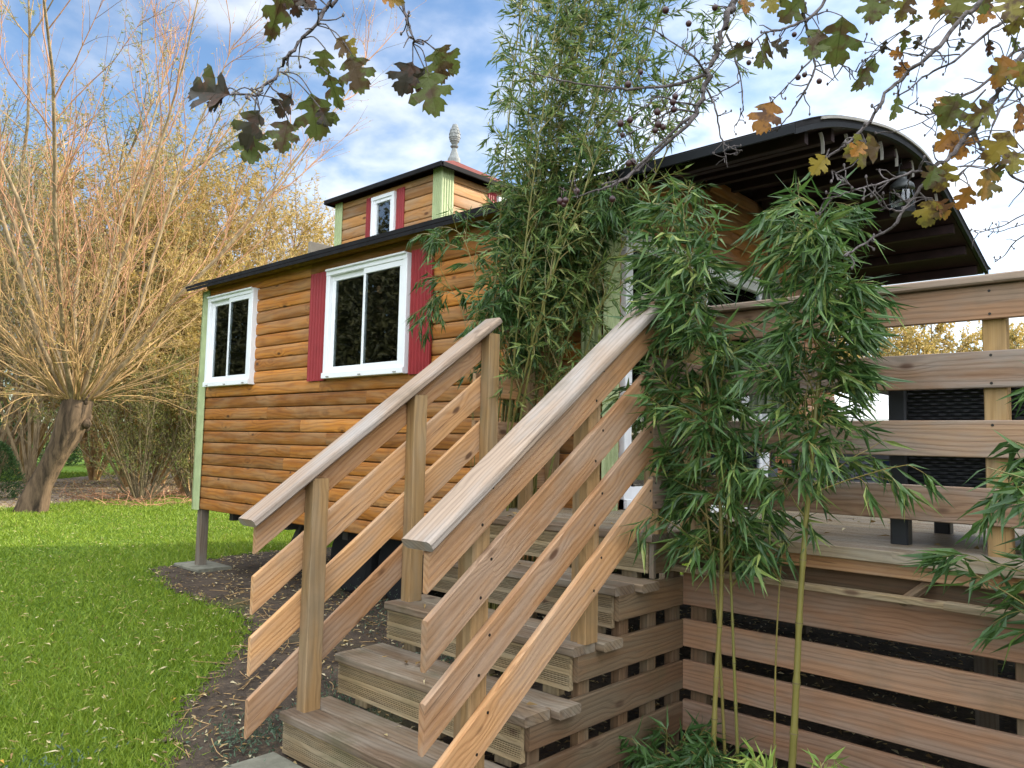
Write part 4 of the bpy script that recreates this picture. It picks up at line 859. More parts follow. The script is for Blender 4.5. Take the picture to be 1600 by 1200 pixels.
# eight main limbs, each a part with its own shoots
for k in range(9):
    azk = np.array([k * 2 * math.pi / 9 + RNG.normal() * .15]); p, d, L = fan(1, 48, 74, 7.0, 10.5, .25, azk); Lm = shoots(p, d, L, 9, (0, 0, .35), .085)
    o = Acc(); o.polys(Lm, taper(.05, .007, 1, 9), 8); lb = o.build('limb', 'limb', pw, smooth=True)
    B1, _ = branch(Lm, 18, .08, .98, 26, 2.9, 7, (0, 0, .4), .10, .45); o = Acc(); o.polys(B1, taper(.013, .004, len(B1), 7), 4)
    B2, _ = branch(B1, 9, .1, 1, 30, 1.0, 5, (0, 0, .25), .12, .4); BL = B2 if k == 0 else np.concatenate([BL, B2]); o.polys(B2, taper(.0045, .0022, len(B2), 5), 3); o.build('shoots', 'twigred', lb)
p, d, L = fan(60, 22, 68, 2.2, 5.0); A1 = shoots(p, d, L, 8, (0, 0, .25), .12); o = Acc(); o.polys(A1, taper(.021, .005, len(A1), 8), 4)
p, d, L = fan(9, 12, 30, 1.5, 3.2); A1b = shoots(p, d, L, 8, (0, 0, -.55), .08); o.polys(A1b, taper(.011, .003, len(A1b), 8), 4)
A2, _ = branch(np.concatenate([A1, A1b]), 9, .15, 1, 30, 1.3, 5, (0, 0, .1), .1, .4); o.polys(A2, taper(.0055, .0028, len(A2), 5), 3); o.build('brushwood', 'twigtan', pw)
lv = Acc(); leafset(lv, A2, 4, .2, .085, .02, .5, 50); leafset(lv, BL, 2, .4, .075, .018, .2, 50); lv.build('foliage', 'gold', pw)
def broad(name, label, loc, H, spread, nst, mats, leafn, LL, LW, group=None, cat='tree', el=(55, 84), twig='twigtan', n1=14, n2=8, base=0.0, single=False, droop=.1, r0=.07, K=8, rnd=(0, 1), l1=.3, l2=.13):
    """multi stemmed tree: stems, side shoots, twigs, leaves spread through the crown"""
    t = thing(name, label, cat, loc, group); loc = V3(*loc); n = nst
    az = np.arange(n) * 2.4 + RNG.uniform(0, 6); e = np.radians(RNG.uniform(el[0], el[1], n)); d = np.stack([np.cos(az) * np.cos(e), np.sin(az) * np.cos(e), np.sin(e)], 1)
    if single:
        o = Acc(); o.tube([loc + V3(0, 0, -.1), loc + V3(.03, .02, base * .5) * 1, loc + V3(0, 0, base + .1)], [r0 * 2.6, r0 * 2.1, r0 * 1.8], 12); o.build('trunk', 'limb', t, smooth=True)
    P0 = loc + V3(0, 0, base) + d * V3(1, 1, 0) * spread * .12; S1 = shoots(P0, d, H * RNG.uniform(.75, 1.05, n), K, (0, 0, .25), .05)
    o = Acc(); o.polys(S1, taper(r0, r0 * .22, n, K), 6); B, _ = branch(S1, n1, .12, .98, 34, H * l1, 6, (0, 0, .2), .07, .55); o.polys(B, taper(r0 * .3, r0 * .1, len(B), 6), 3)
    T, _ = branch(B, n2, .15, 1, 36, H * l2, 4, (0, 0, -.05), .1, .3); o.polys(T, taper(r0 * .10, r0 * .045, len(T), 4), 3); o.build('branches', twig, t)
    if leafn: lv = Acc(); leafset(lv, T, leafn, .1, LL, LW, droop, 50, rnd); leafset(lv, B, max(1, leafn), .4, LL, LW, droop, 50, rnd); lv.build('crown', mats, t)
    return t
gw = 'golden willows behind the cabin'
def gp(px, d, z=0.0):
    p = at(px, 690, d); return (float(p[0]), float(p[1]), z)
k_ = dict(group=gw, twig='twigtan')
for (px, d, H, ns, lab) in ((250, 24, 10.5, 11, 'golden leaved willow behind the fan of the pollard willow'), (345, 27, 11.0, 12, 'tall golden willow rising above the left end of the cabin roof'), (430, 29, 9.6, 12, 'rounded golden willow above the middle of the cabin roof'), (505, 30, 8.6, 12, 'lower golden willow just left of the cupola'), (150, 25, 10.5, 11, 'golden willow directly behind the pollard willow trunk'), (40, 27, 11.5, 11, 'golden willow at the left edge behind the dark bushes'), (385, 24, 8.2, 13, 'orange gold willow nearest behind the middle of the roof'), (210, 22, 8.4, 13, 'pale gold willow filling the gap right of the pollard willow'), (300, 20, 5.6, 14, 'low orange brown willow thicket touching the left corner of the cabin')):
    broad('willow_tree', lab, gp(px, d), H, 2.6, ns, 'gold' if px != 40 else 'willow', 15, .16, .046, el=(58, 86), n1=15, n2=8, r0=.06, **k_)
for (px, d, H, lab) in ((575, 36, 11.4, 'thin pale wispy tree right beside the cupola'), (515, 37, 11.8, 'thin pale wispy tree rising highest left of the cupola'), (455, 38, 10.4, 'thin pale wispy tree further left of the cupola')):
    broad('young_tree', lab, gp(px, d), H, 1.2, 7, 'pale', 2, .13, .05, group='wispy pale trees behind the willows', el=(76, 88), n1=12, n2=6, r0=.05, twig='twigred')
broad('willow_tree', 'large grey green leafy willow filling the upper left corner', gp(-30, 21), 13.5, 3.5, 12, 'willow', 14, .13, .032, el=(58, 84), n1=18, n2=10, r0=.075, droop=.45, twig='limb')
broad('willow_tree', 'grey green willow with upright stems left of the pollard willow', gp(55, 19), 8.2, 2, 7, 'willow', 5, .10, .024, el=(70, 86), n1=12, n2=7, r0=.05, twig='limb')
broad('shrub', 'multi stemmed olive green shrub between the pollard willow and the cabin', gp(225, 17.6), 3.3, 3.0, 26, 'olive', 5, .07, .024, el=(48, 86), n1=9, n2=6, r0=.022, twig='stem', cat='shrub', l1=.28)
broad('shrub', 'yellowish olive shrub close behind the left end of the cabin', gp(310, 18.5), 3.6, 2.6, 22, 'olive', 6, .08, .026, el=(50, 86), n1=9, n2=6, r0=.022, twig='stem', cat='shrub', rnd=(.3, 1))
for (px, d, H, lab) in ((12, 30, 2.6, 'small dark conical conifer on the lawn at the left edge'), (-8, 17, 1.25, 'low dark bush cut off by the left edge'), (70, 36, 3.6, 'dark green rounded bush beyond the lawn left of the pollard trunk'), (150, 37, 3.2, 'mid green bush seen between trunk and shrub')):
    t = thing('bush', lab, 'bush', gp(px, d)); c = V3(*gp(px, d)); n = 5200; ph = RNG.uniform(0, 6.28, n); h = RNG.uniform(0, 1, n) ** .8; R = (H * .42) * np.sqrt(np.clip(1 - h ** (1.3 if px == 12 else 2.6), 0.02, 1)) * (1 + .16 * np.sin(ph * 4 + h * 7)) * RNG.uniform(.75, 1.02, n)
    p = c + np.stack([R * np.cos(ph), R * np.sin(ph), h * H], 1); d_ = unit(np.stack([np.cos(ph), np.sin(ph), RNG.uniform(.2, 1.3, n)], 1) + RNG.normal(size=(n, 3)) * .3)
    o = Acc(); o.leaves(p, d_, RNG.uniform(.08, .16, n) * H / 2.4, .04 * np.ones(n) * H / 2.4, RNG.uniform(0, 1, n)); o.build('foliage', 'conifer', t)
    S1 = shoots(np.repeat(c[None], 7, 0), np.stack([RNG.normal(size=7) * .25, RNG.normal(size=7) * .25, np.ones(7)], 1), np.full(7, H * .85), 5); o = Acc(); o.polys(S1, taper(.04, .01, 7, 5), 5); o.build('stems', 'stem', t)
for (px, d, H, lab, mt) in ((1345, 44, 8.4, 'yellow leaved tree far behind the deck left of the railing post', 'gold'), (1440, 47, 9.0, 'large half bare tree far behind the deck beside the railing post', 'gold'), (1530, 50, 8.8, 'olive tree far behind the deck just behind the railing post', 'olive'), (1625, 46, 8.8, 'golden tree far behind the deck at the right edge', 'gold'), (1250, 46, 8.4, 'far tree behind the square topped bamboo', 'gold'), (1150, 42, 8.0, 'far tree behind the arching bamboo', 'olive')):
    broad('far_tree', lab, gp(px, d), H, 4, 10, mt, 12, .24, .12, group='trees far behind the deck', el=(28, 82), n1=14, n2=8, r0=.09, base=.8, single=True, twig='limb', l1=.34)
broad('garden_shrub', 'orange leaved shrub beyond the deck seen through the bamboo', gp(1232, 15), 2.4, 2, 14, 'gold', 6, .10, .05, el=(50, 85), n1=7, n2=5, r0=.02, cat='shrub', rnd=(.3, 1))
# trees just outside the picture: they shade the deck and show in the window panes
og = 'dark trees just outside the frame'
def dense(px_loc, H, R, n=5200, base=1.6, sz=.34):
    t = thing('shade_tree', 'dense dark tree standing just outside the picture', 'tree', px_loc, og); c = V3(*px_loc)
    o = Acc(); o.tube([c, c + V3(.1, 0, base), c + V3(0, .1, H * .8)], [.22, .18, .04], 10); o.build('trunk', 'stem', t, smooth=True)
    u = unit(RNG.normal(size=(n, 3))); rr = RNG.uniform(.35, 1, n) ** .5; lump = 1 + .22 * np.sin(u[:, 0] * 5 + 1) * np.sin(u[:, 1] * 6) + .15 * np.sin(u[:, 2] * 9)
    p = c + V3(0, 0, base + (H - base) / 2) + u * (rr * lump)[:, None] * V3(R, R, (H - base) / 2)
    o = Acc(); o.leaves(p, unit(RNG.normal(size=(n, 3)) + V3(0, 0, -.3)), RNG.uniform(.7, 1.2, n) * sz, RNG.uniform(.4, .6, n) * sz, RNG.uniform(0, 1, n)); o.build('crown', 'hedge', t)
for q in ((3.2, 10.5, 0), (6.6, 12.5, 0), (2.9, 14.5, 0), (9.5, 9.0, 0)): dense(q, 8.6, 2.6, 6500)
for q in ((-14.5, -5.5, 0), (-19, -6.5, 0), (-23.5, -5.5, 0), (-28, -8, 0), (-11, -9, 0), (-33, -7, 0), (-24, -11, 0)): dense(q, 9.5, 3.3, 15000, .1, .22)
for q in ((10.5, 1.5, 0), (9, 5, 0)): dense(q, 5, 2.4, 3600, .2, .4)
# far woodland closing the horizon
o = Acc(); n = 26000; th = RNG.uniform(0, 2 * math.pi, n); rad = RNG.uniform(70, 92, n); top = 5.5 + 2.2 * np.sin(th * 9) + 1.4 * np.sin(th * 23 + 1) + .9 * np.sin(th * 51); z = RNG.uniform(0, 1, n) ** .8 * top
o.leaves(np.stack([rad * np.cos(th), rad * np.sin(th), z], 1), unit(RNG.normal(size=(n, 3)) + V3(0, 0, .8)), RNG.uniform(.7, 1.4, n), RNG.uniform(.35, .7, n), RNG.uniform(0, 1, n)); tag(o.build('distant_woodland', 'olive'), 'far olive woodland closing the horizon behind the garden', 'woodland', kind='stuff')
# ------------------------------------------------------------------ hawthorn overhead
ht = thing('hawthorn_tree', 'hawthorn whose twigs, lobed autumn leaves and dark berries hang into the top', 'tree', (2.3, .6, 0))
a = Acc(); a.tube([(2.35, .55, -.05), (2.32, .58, .6), (2.25, .62, 1.3), (2.1, .6, 2.05), (2.0, .55, 2.6)], [.15, .12, .11, .10, .085], 14); a.build('trunk', 'twigdark', ht, smooth=True)
CRO = V3(2.05, .58, 2.45)
HB = [  # (depth start, depth end, radius start, radius end, pixel path)
 (1.12, 1.02, .0048, .0022, [(640, -170), (560, -60), (526, 0), (511, 9), (494, 39), (472, 61), (448, 88), (437, 112), (412, 133), (402, 148), (376, 147), (360, 148)], 1),
 (1.15, 1.10, .0045, .0022, [(640, -130), (628, -10), (635, 27), (643, 50), (645, 68)], 1),
 (1.75, 1.62, .0105, .0058, [(1190, -150), (1148, 0), (1144, 11), (1135, 32), (1122, 73), (1112, 101), (1104, 131), (1092, 159), (1088, 180)], 1),
 (1.62, 1.55, .0055, .0018, [(1088, 180), (1065, 204), (1017, 247), (982, 276), (946, 292), (927, 299), (894, 309)], 0),
 (1.62, 1.58, .0045, .0020, [(1089, 178), (1058, 200), (1020, 238), (978, 276), (940, 290)], 0),
 (1.64, 1.58, .0050, .0014, [(1102, 117), (1060, 131), (1008, 138), (970, 138), (944, 136), (899, 130), (860, 122), (827, 114)], 0),
 (1.64, 1.60, .0035, .0012, [(1103, 115), (1085, 90), (1060, 72), (1030, 52), (1004, 40)], 0),
 (1.63, 1.6, .0032, .0012, [(1090, 163), (1062, 160), (1028, 152), (1012, 166), (985, 182)], 0),
 (1.62, 1.6, .0030, .0011, [(1088, 176), (1052, 172), (1018, 192), (985, 208), (960, 224)], 0),
 (1.63, 1.6, .0033, .0013, [(1104, 138), (1113, 155), (1119, 175), (1124, 205), (1130, 222), (1145, 233), (1160, 236)], 0),
 (1.60, 1.6, .0018, .0009, [(1130, 224), (1133, 240), (1137, 262)], 0),
 (1.63, 1.6, .0032, .0013, [(1135, 53), (1145, 75), (1150, 100), (1158, 125), (1161, 160), (1160, 176), (1150, 196)], 0),
 (1.6, 1.6, .0020, .0014, [(1156, 126), (1120, 148), (1090, 162)], 0),
 (1.35, 1.30, .0052, .0016, [(1320, -60), (1290, 0), (1265, 28), (1240, 39), (1217, 46), (1195, 52), (1175, 68)], 1),
 (1.4, 1.40, .0050, .0016, [(1235, -70), (1250, 0), (1255, 25), (1262, 52), (1272, 95), (1270, 118), (1255, 145), (1240, 170), (1225, 190), (1214, 206)], 1),
 (1.4, 1.4, .0026, .0012, [(1268, 93), (1240, 122), (1205, 160)], 0), (1.4, 1.38, .0024, .0010, [(1274, 104), (1300, 98), (1322, 104), (1340, 113)], 0),
 (1.05, 1.0, .0058, .0024, [(1600, -90), (1535, 0), (1500, 30), (1470, 70), (1430, 105), (1390, 140), (1372, 170), (1345, 205), (1312, 232), (1290, 246)], 1),
 (1.5, 1.45, .0060, .0018, [(1680, -30), (1600, 20), (1560, 38), (1530, 62), (1490, 95), (1450, 115), (1420, 140), (1400, 156)], 1),
 (1.45, 1.42, .0055, .0018, [(1700, 30), (1600, 75), (1570, 95), (1540, 130), (1500, 152), (1472, 172), (1440, 178), (1400, 160)], 1),
 (1.25, 1.15, .0085, .0024, [(1680, 10), (1600, 85), (1575, 112), (1555, 150), (1538, 172), (1521, 202), (1502, 225), (1480, 249), (1461, 261), (1441, 292), (1420, 315), (1409, 330), (1397, 351), (1375, 367), (1337, 388), (1319, 400)], 1),
 (1.15, 1.12, .0032, .0012, [(1409, 330), (1388, 326), (1372, 318)], 0),
 (1.18, 1.12, .0036, .0012, [(1450, 277), (1437, 268), (1412, 274), (1390, 282), (1362, 290), (1335, 297), (1310, 306), (1285, 311)], 0),
 (1.12, 1.1, .0018, .0009, [(1333, 297), (1322, 283), (1308, 273), (1300, 266)], 0),
 (1.3, 1.28, .0055, .0030, [(1519, 198), (1530, 228), (1545, 240), (1565, 255), (1585, 275), (1612, 300)], 0),
 (1.3, 1.3, .0042, .0014, [(1660, 60), (1600, 125), (1570, 160), (1548, 205), (1540, 235), (1512, 262), (1490, 284)], 1),
 (1.5, 1.48, .0026, .0010, [(1500, 85), (1450, 88), (1400, 80), (1375, 72), (1345, 64)], 0),
 (1.5, 1.48, .0030, .0010, [(1540, 140), (1500, 178), (1470, 176), (1430, 196), (1385, 209)], 0),
 (1.5, 1.5, .0024, .0010, [(1680, 190), (1600, 235), (1560, 248), (1500, 218), (1470, 212)], 1),
 (1.9, 1.9, .0028, .0010, [(1700, 300), (1600, 335), (1570, 352), (1535, 362), (1528, 366)], 1),
 (1.9, 1.9, .0024, .0009, [(1690, 330), (1600, 350), (1560, 362), (1535, 358)], 1), (1.9, 1.9, .0028, .0010, [(1690, 340), (1600, 368), (1570, 398), (1553, 410)], 1),
 (1.5, 1.5, .0026, .001, [(1560, -30), (1480, 20), (1450, 60), (1438, 100), (1425, 150)], 1), (1.45, 1.45, .0026, .001, [(1600, 150), (1560, 172), (1500, 200), (1470, 232)], 0),
]
def smooth_path(P, m=4):
    P = np.array(P, float); n = len(P); s = np.arange(n); q = np.linspace(0, n - 1, (n - 1) * m + 1); out = np.zeros((len(q), 3))
    for i, t in enumerate(q):
        k = min(int(t), n - 2); f = t - k; p0, p1, p2, p3 = P[max(k - 1, 0)], P[k], P[k + 1], P[min(k + 2, n - 1)]
        out[i] = .5 * ((2 * p1) + (-p0 + p2) * f + (2 * p0 - 5 * p1 + 4 * p2 - p3) * f * f + (-p0 + 3 * p1 - 3 * p2 + p3) * f ** 3)
    return out
HUBL, HUBR, HUBE = at(760, -520, 1.25), at(1330, -470, 1.5), at(1900, -150, 1.35)
for hb, r_ in ((HUBL, .024), (HUBR, .03), (HUBE, .024)):
    L = smooth_path([CRO, CRO + V3(-.05, .02, .35) + (hb - CRO) * .15, (hb + CRO) / 2 + V3(.05, -.06, .32), hb + V3(0, 0, .08) - (hb - CRO) * .12, hb], 6); L[1:-1] += RNG.normal(size=(len(L) - 2, 3)) * .010
    a = Acc(); a.tube(L, np.linspace(.055, r_ * .55, len(L)) * (1 + .12 * RNG.uniform(-1, 1, len(L))), 10); sp = shoots(L[RNG.integers(4, len(L), 26)], RNG.normal(size=(26, 3)) + V3(0, 0, 1.2), RNG.uniform(.1, .5, 26), 6, (0, 0, .3), .2); a.polys(sp, taper(.004, .0012, 26, 6), 5); a.build('limb', 'twigdark', ht, smooth=True)
for d0, d1, r0, r1, px, root in HB:
    n = len(px); P = [at(x, y, d0 + (d1 - d0) * i / (n - 1) + (RNG.normal() * .012 if 0 < i < n - 1 else 0)) for i, (x, y) in enumerate(px)]
    C = smooth_path(P, 4); C[1:-1] += RNG.normal(size=(len(C) - 2, 3)) * r1 * .6; R = (.76 if d0 > 1.55 else .62) * np.linspace(r0, r1, len(C)) * (1 + .14 * RNG.uniform(-1, 1, len(C)))
    a = Acc(); a.tube(C, R, 8)
    if root: # carry the branch back over the frame to the trunk
        top = C[0]; hub = HUBL if px[0][0] < 1000 else HUBR if px[0][0] < 1580 else HUBE; dn = unit(C[0] - C[1]); mid = top + dn * .12 + (hub - top) * .25; m2 = top + (hub - top) * .65 + V3(0, 0, .06) + RNG.normal(size=3) * .03; L = smooth_path([hub, m2, mid, top], 5); L[1:-1] += RNG.normal(size=(len(L) - 2, 3)) * .005
        a.tube(L, np.linspace(max(.010, r0 * 1.5), R[0], len(L)) * (1 + .1 * RNG.uniform(-1, 1, len(L))), 8)
    # spur shoots and buds
    m = max(2, int(len(C) * .55)); ii = RNG.integers(2, len(C) - 1, m); tg = unit(C[ii] - C[ii - 1]); sd = unit(np.cross(tg, RNG.normal(size=(m, 3)))); sp = shoots(C[ii], sd + tg * .6, RNG.uniform(.006, .05, m) * (1 if r0 < .009 else 1.3), 4, (0, 0, .1), .3); a.polys(sp, taper(.0013, .0007, m, 4), 5)
    for q in sp[::2, -1]: a.lathe(q - V3(0, 0, .002), [(.0006, 0), (.002, .002), (.0018, .0045), (.0005, .006)], 6)
    a.build('branch', 'twigdark', ht, smooth=True)
HALF = [(0, 0), (.05, .10), (.14, .12), (.30, .17), (.43, .30), (.345, .315), (.30, .355), (.20, .33), (.155, .365), (.27, .42), (.45, .49), (.53, .62), (.45, .625), (.43, .71), (.345, .665), (.30, .70), (.20, .62), (.165, .655), (.25, .72), (.30, .85), (.225, .835), (.19, .94), (.11, .905), (.05, 1.0), (0, .975)]
def hleaf(a, base, dirv, facing, L, cls, curl):
    base = V3(*base); D = unit(V3(*dirv)); A = unit(np.cross(D, facing)); U = np.cross(A, D); fold = abs(curl[0]); w = 1.0 if fold < .8 else .55
    cl = []
    for sgn in (1, -1):
        n = len(HALF); V = []; 
        jit = RNG.normal(size=(n, 2)) * .012
        for i, (x, y) in enumerate(HALF):
            x = x * w + (jit[i, 0] if 0 < i < n - 1 else 0); y = y + (jit[i, 1] if 0 < i < n - 1 else 0)
            z = curl[0] * abs(x) * .8 - curl[1] * y * y * .45 + .03 * math.sin(9 * y + 7 * x); V.append(base + (A * x * sgn + D * y + U * z) * L)
        for y in (0, .15, .33, .6, .85, .985): V.append(base + (D * y - U * curl[1] * y * y * .45) * L)
        c = n; F = [[c, 1, 2], [c, 2, c + 1], [c + 1, 2, 3, 6], [3, 4, 5, 6], [c + 1, 6, 7], [c + 1, 7, 8, c + 2], [c + 2, 8, 9], [c + 2, 9, 16, c + 3], [9, 10, 15, 16], [10, 11, 12, 13], [10, 13, 14, 15], [c + 3, 16, 17], [c + 3, 17, 18], [c + 3, 18, 22, c + 4], [18, 19, 20, 21], [18, 21, 22], [c + 4, 22, 23, 24]]
        if sgn < 0: F = [f[::-1] for f in F]
        a.add(V, F, None, cls)
    a.tube([base + D * L * t - U * (curl[1] * t * t * .45 + .006) * L for t in (0, .3, .6, .9)], [L * .014, L * .011, L * .008, L * .003], 5, cls)
DK, GR, YL, OR = (.10, .22), (.42, .60), (.62, .78), (.86, 1.0)
HL = [ # px, py, direction (deg, image: 0 right, 90 down), length px, class, depth, fold
 (360, 148, 192, 80, DK, 1.03, .5), (352, 150, 150, 40, DK, 1.04, .7), (406, 172, 118, 66, DK, 1.03, .4), (396, 200, 92, 58, GR, 1.05, .2), (486, 145, 84, 74, GR, 1.06, .25), (456, 147, 125, 44, DK, 1.05, .6), (450, 187, 100, 56, GR, 1.06, .5), (500, 168, 60, 34, DK, 1.06, .6),
 (508, 76, 100, 42, GR, 1.07, .6), (549, 84, 76, 64, GR, 1.08, .1), (525, 60, 40, 40, YL, 1.08, .3), (513, 115, 72, 58, GR, 1.08, 1.6), (444, -18, 108, 84, GR, 1.1, 1.8), (457, -14, 80, 40, DK, 1.1, .5), (466, -12, 50, 40, DK, 1.1, .5),
 (645, 96, 112, 58, DK, 1.10, .6), (679, 76, 38, 52, GR, 1.12, .4), (680, 78, 80, 50, GR, 1.12, .5), (668, 112, 80, 72, GR, 1.1, .25), (664, 108, 140, 50, DK, 1.11, .5), (595, -6, 12, 38, OR, 1.1, .8),
 (1316, 25, 88, 76, GR, 1.30, .05), (1280, 45, 108, 54, GR, 1.32, .2), (1160, -12, 80, 36, OR, 1.5, .3), (1200, -12, 75, 36, YL, 1.45, .3), (1256, -6, 132, 50, GR, 1.35, .5), (1177, 68, 155, 46, DK, 1.35, .9), (1200, 63, 118, 56, GR, 1.36, .6), (1203, 66, 40, 36, DK, 1.36, .8), (1208, 158, 118, 56, OR, 1.4, .1),
 (1365, -14, 92, 52, GR, 1.3, .3), (1395, -16, 120, 44, GR, 1.35, .8), (1420, -10, 105, 44, YL, 1.3, .4), (1441, 26, 150, 26, GR, 1.3, 1.0), (1368, 88, 122, 62, GR, 1.3, 1.2), (1414, 46, 95, 34, GR, 1.35, 1.4), (1418, 96, 120, 28, OR, 1.4, .4), (1412, 86, 190, 22, OR, 1.4, .8),
 (1500, -12, 100, 50, YL, 1.2, .3), (1478, -14, 110, 44, OR, 1.22, .5), (1530, -10, 80, 34, GR, 1.25, .5), (1578, -14, 95, 58, YL, 1.15, .3), (1600, 10, 110, 44, YL, 1.15, .5), (1515, 30, 130, 26, DK, 1.4, 1.2), (1505, 60, 120, 24, DK, 1.4, 1.0), (1545, 62, 80, 26, DK, 1.4, 1.2), (1580, 58, 60, 24, GR, 1.4, 1.0), (1440, 55, 110, 24, DK, 1.4, 1.2),
 (1568, 86, 100, 52, OR, 1.2, .6), (1590, 95, 80, 44, YL, 1.2, .8), (1498, 146, 108, 58, GR, 1.4, .4), (1475, 150, 100, 40, OR, 1.42, .6), (1552, 163, 140, 50, YL, 1.2, .4), (1595, 160, 95, 50, OR, 1.2, .3), (1404, 150, 105, 40, GR, 1.05, .9), (1500, 196, 95, 54, OR, 1.25, .4), (1490, 205, 130, 40, OR, 1.25, .7),
 (1578, 205, 120, 56, YL, 1.15, .2), (1585, 235, 100, 40, YL, 1.15, .6), (1478, 252, 84, 50, YL, 1.15, .3), (1462, 258, 110, 40, GR, 1.15, .8), (1545, 262, 100, 54, OR, 1.15, .4), (1540, 264, 20, 40, GR, 1.16, .7), (1516, 290, 105, 40, OR, 1.16, .3), (1376, 228, 168, 56, YL, .98, .2), (1350, 222, 130, 30, OR, .98, .8), (1457, 310, 100, 46, YL, 1.15, .3), (1462, 314, 50, 36, OR, 1.15, .8), (1292, 243, 128, 36, YL, 1.0, .8), (1550, 5, 120, 34, OR, 1.3, .6), (1385, 62, 100, 22, DK, 1.4, 1.4), (1530, 300, 110, 0, YL, 1.2, .5),
]
a = Acc(); pt = Acc()
for px, py, ang, L, cls, d, fold in HL:
    if L < 5: continue
    an = math.radians(ang); D = CR * math.cos(an) - CU * math.sin(an) + CF * RNG.uniform(-.35, .35); fc = -CF + RNG.normal(size=3) * .28
    b = at(px, py, d); hleaf(a, b, D, fc, L / FPX * d * .98, float(np.clip(RNG.uniform(*cls), 0, 1)), (fold * .9, RNG.uniform(.1, .8)))
    # petiole to the nearest branch path point
    best = min(((at(x, y, d0) - b) @ (at(x, y, d0) - b), tuple(at(x, y, d0 + (d1 - d0) * i / (len(pp) - 1)))) for d0, d1, r0, r1, pp, _ in HB for i, (x, y) in enumerate(pp))
    e = V3(*best[1]); 
    if np.linalg.norm(e - b) < .14: mid = (e + b) / 2 + V3(0, 0, .01) + CR * RNG.uniform(-.006, .006); pt.tube(smooth_path([e, mid, b], 4), .0009, 5)
    else: e = b - D * .03 + V3(0, 0, .035); pt.tube([b, (b + e) / 2, e], .0009, 5)
PF = [[i + a.n for i in f] for f in pt.F]; PT = [(T + a.n, 1) for T, _ in pt.T]
a.V += pt.V; a.G += pt.G; a.R += pt.R; a.F += PF; a.MI += [1] * len(PF); a.T += PT; a.n += pt.n; a.build('leaves', 'haw', ht, mats=['haw', 'twigdark'])
for x, y in [(930, 55), (848, 135), (1158, 215), (1143, 252), (1148, 300), (1040, 317), (860, 370), (798, 393), (812, 470), (1045, 400), (1078, 418), (1027, 438), (850, 655), (880, 645), (745, 890), (510, 840), (400, 905), (425, 925), (435, 900)]:
    X, Y = 780 + x * .2375, 100 + y * .2375; c = at(X, Y, 1.6 + RNG.normal() * .015); o = Acc(); r = .0066 * RNG.uniform(.85, 1.1)
    o.lathe(c, [(.0008, -r), (r * .7, -r * .75), (r, -.1 * r), (r * .92, r * .45), (r * .5, r * .9), (r * .25, r * .95), (r * .3, r * 1.2)], 12); o.tube([c + V3(0, 0, r), c + V3(.003, 0, .018) + CR * RNG.uniform(-.01, .01), c + V3(0, 0, .03) + CR * RNG.uniform(-.02, .02)], .0008, 5); o.build('berry', 'fruit', ht, smooth=True)
for X, Y, r in ((1247, 121, .0055), (1257, 117, .005), (1280, 127, .0055), (1076, 37, .006), (1040, 16, .007), (1117, 12, .006), (1170, 98, .005), (1241, 54, .005)):
    c = at(X, Y, 1.5); o = Acc(); o.lathe(c, [(.0008, -r), (r * .7, -r * .75), (r, -.1 * r), (r * .92, r * .45), (r * .5, r * .9), (r * .25, r * .95)], 12); o.build('berry', 'fruit', ht, smooth=True)
# ------------------------------------------------------------------ grass and fallen leaves
def scatter(n, r0, r1, power, az0, az1):
    u = RNG.uniform(0, 1, n); r = r0 * (r1 / r0) ** (u ** power); th = np.radians(RNG.uniform(az0, az1, n)); return np.stack([-r * np.sin(th), r * np.cos(th)], 1), r
P, r = scatter(520000, 2.6, 34, .85, 22, 84); k = ~inside(P + RNG.normal(size=P.shape) * .07, SOIL) & ~inside(P + RNG.normal(size=P.shape) * .15, PATH); P, r = P[k], r[k]; n = len(P)
clump = np.zeros(n)
for q in range(14):
    an = RNG.uniform(0, 6.28); fq = 1.1 * 1.45 ** (q % 7); clump += np.sin((P[:, 0] * math.cos(an) + P[:, 1] * math.sin(an)) * fq + RNG.uniform(0, 6.28)) / (1 + .25 * (q % 7))
clump = np.clip(.5 + clump * .13, 0, 1); h = RNG.uniform(.014, .038, n) * (.6 + .8 * clump) * (1 + r * .02)
o = Acc(); d = unit(np.stack([RNG.normal(size=n) * .55, RNG.normal(size=n) * .55, np.ones(n)], 1)); w = .0015 + r * .0006
P3 = np.stack([P[:, 0], P[:, 1], np.full(n, -.002)], 1); A = unit(np.cross(d, RNG.normal(size=(n, 3)))); tip = P3 + d * h[:, None] * 1.5 + np.stack([RNG.normal(size=n), RNG.normal(size=n), np.zeros(n)], 1) * h[:, None] * .5
Vv = np.stack([P3 + A * w[:, None], P3 - A * w[:, None], tip], 1).reshape(-1, 3); Ff = np.arange(n * 3).reshape(-1, 3); rn = np.clip(RNG.uniform(0, .68, n) + .18 * clump  + (RNG.uniform(size=n) < .04) * .4, 0, 1)
o.add(Vv, Ff, None, np.repeat(rn, 3)); tag(o.build('grass', 'grass'), 'short green lawn grass strewn with fallen leaves', 'grass', kind='stuff')
def litter(name, lab, P, z, Lr, Wr, rnd=(0, 1)):
    n = len(P); an = RNG.uniform(0, 2 * math.pi, n); d = np.stack([np.cos(an), np.sin(an), RNG.normal(size=n) * .22], 1); up = np.stack([RNG.normal(size=n) * .35, RNG.normal(size=n) * .35, np.ones(n)], 1)
    z = np.broadcast_to(z, (n,)); o = Acc(); o.leaves(np.stack([P[:, 0], P[:, 1], z + RNG.uniform(0, .012, n)], 1), d, RNG.uniform(*Lr, n), RNG.uniform(*Wr, n), RNG.uniform(*rnd, n), roll=up, bend=.12, fold=.3)
    return tag(o.build(name, 'litter'), lab, 'leaves', kind='stuff')
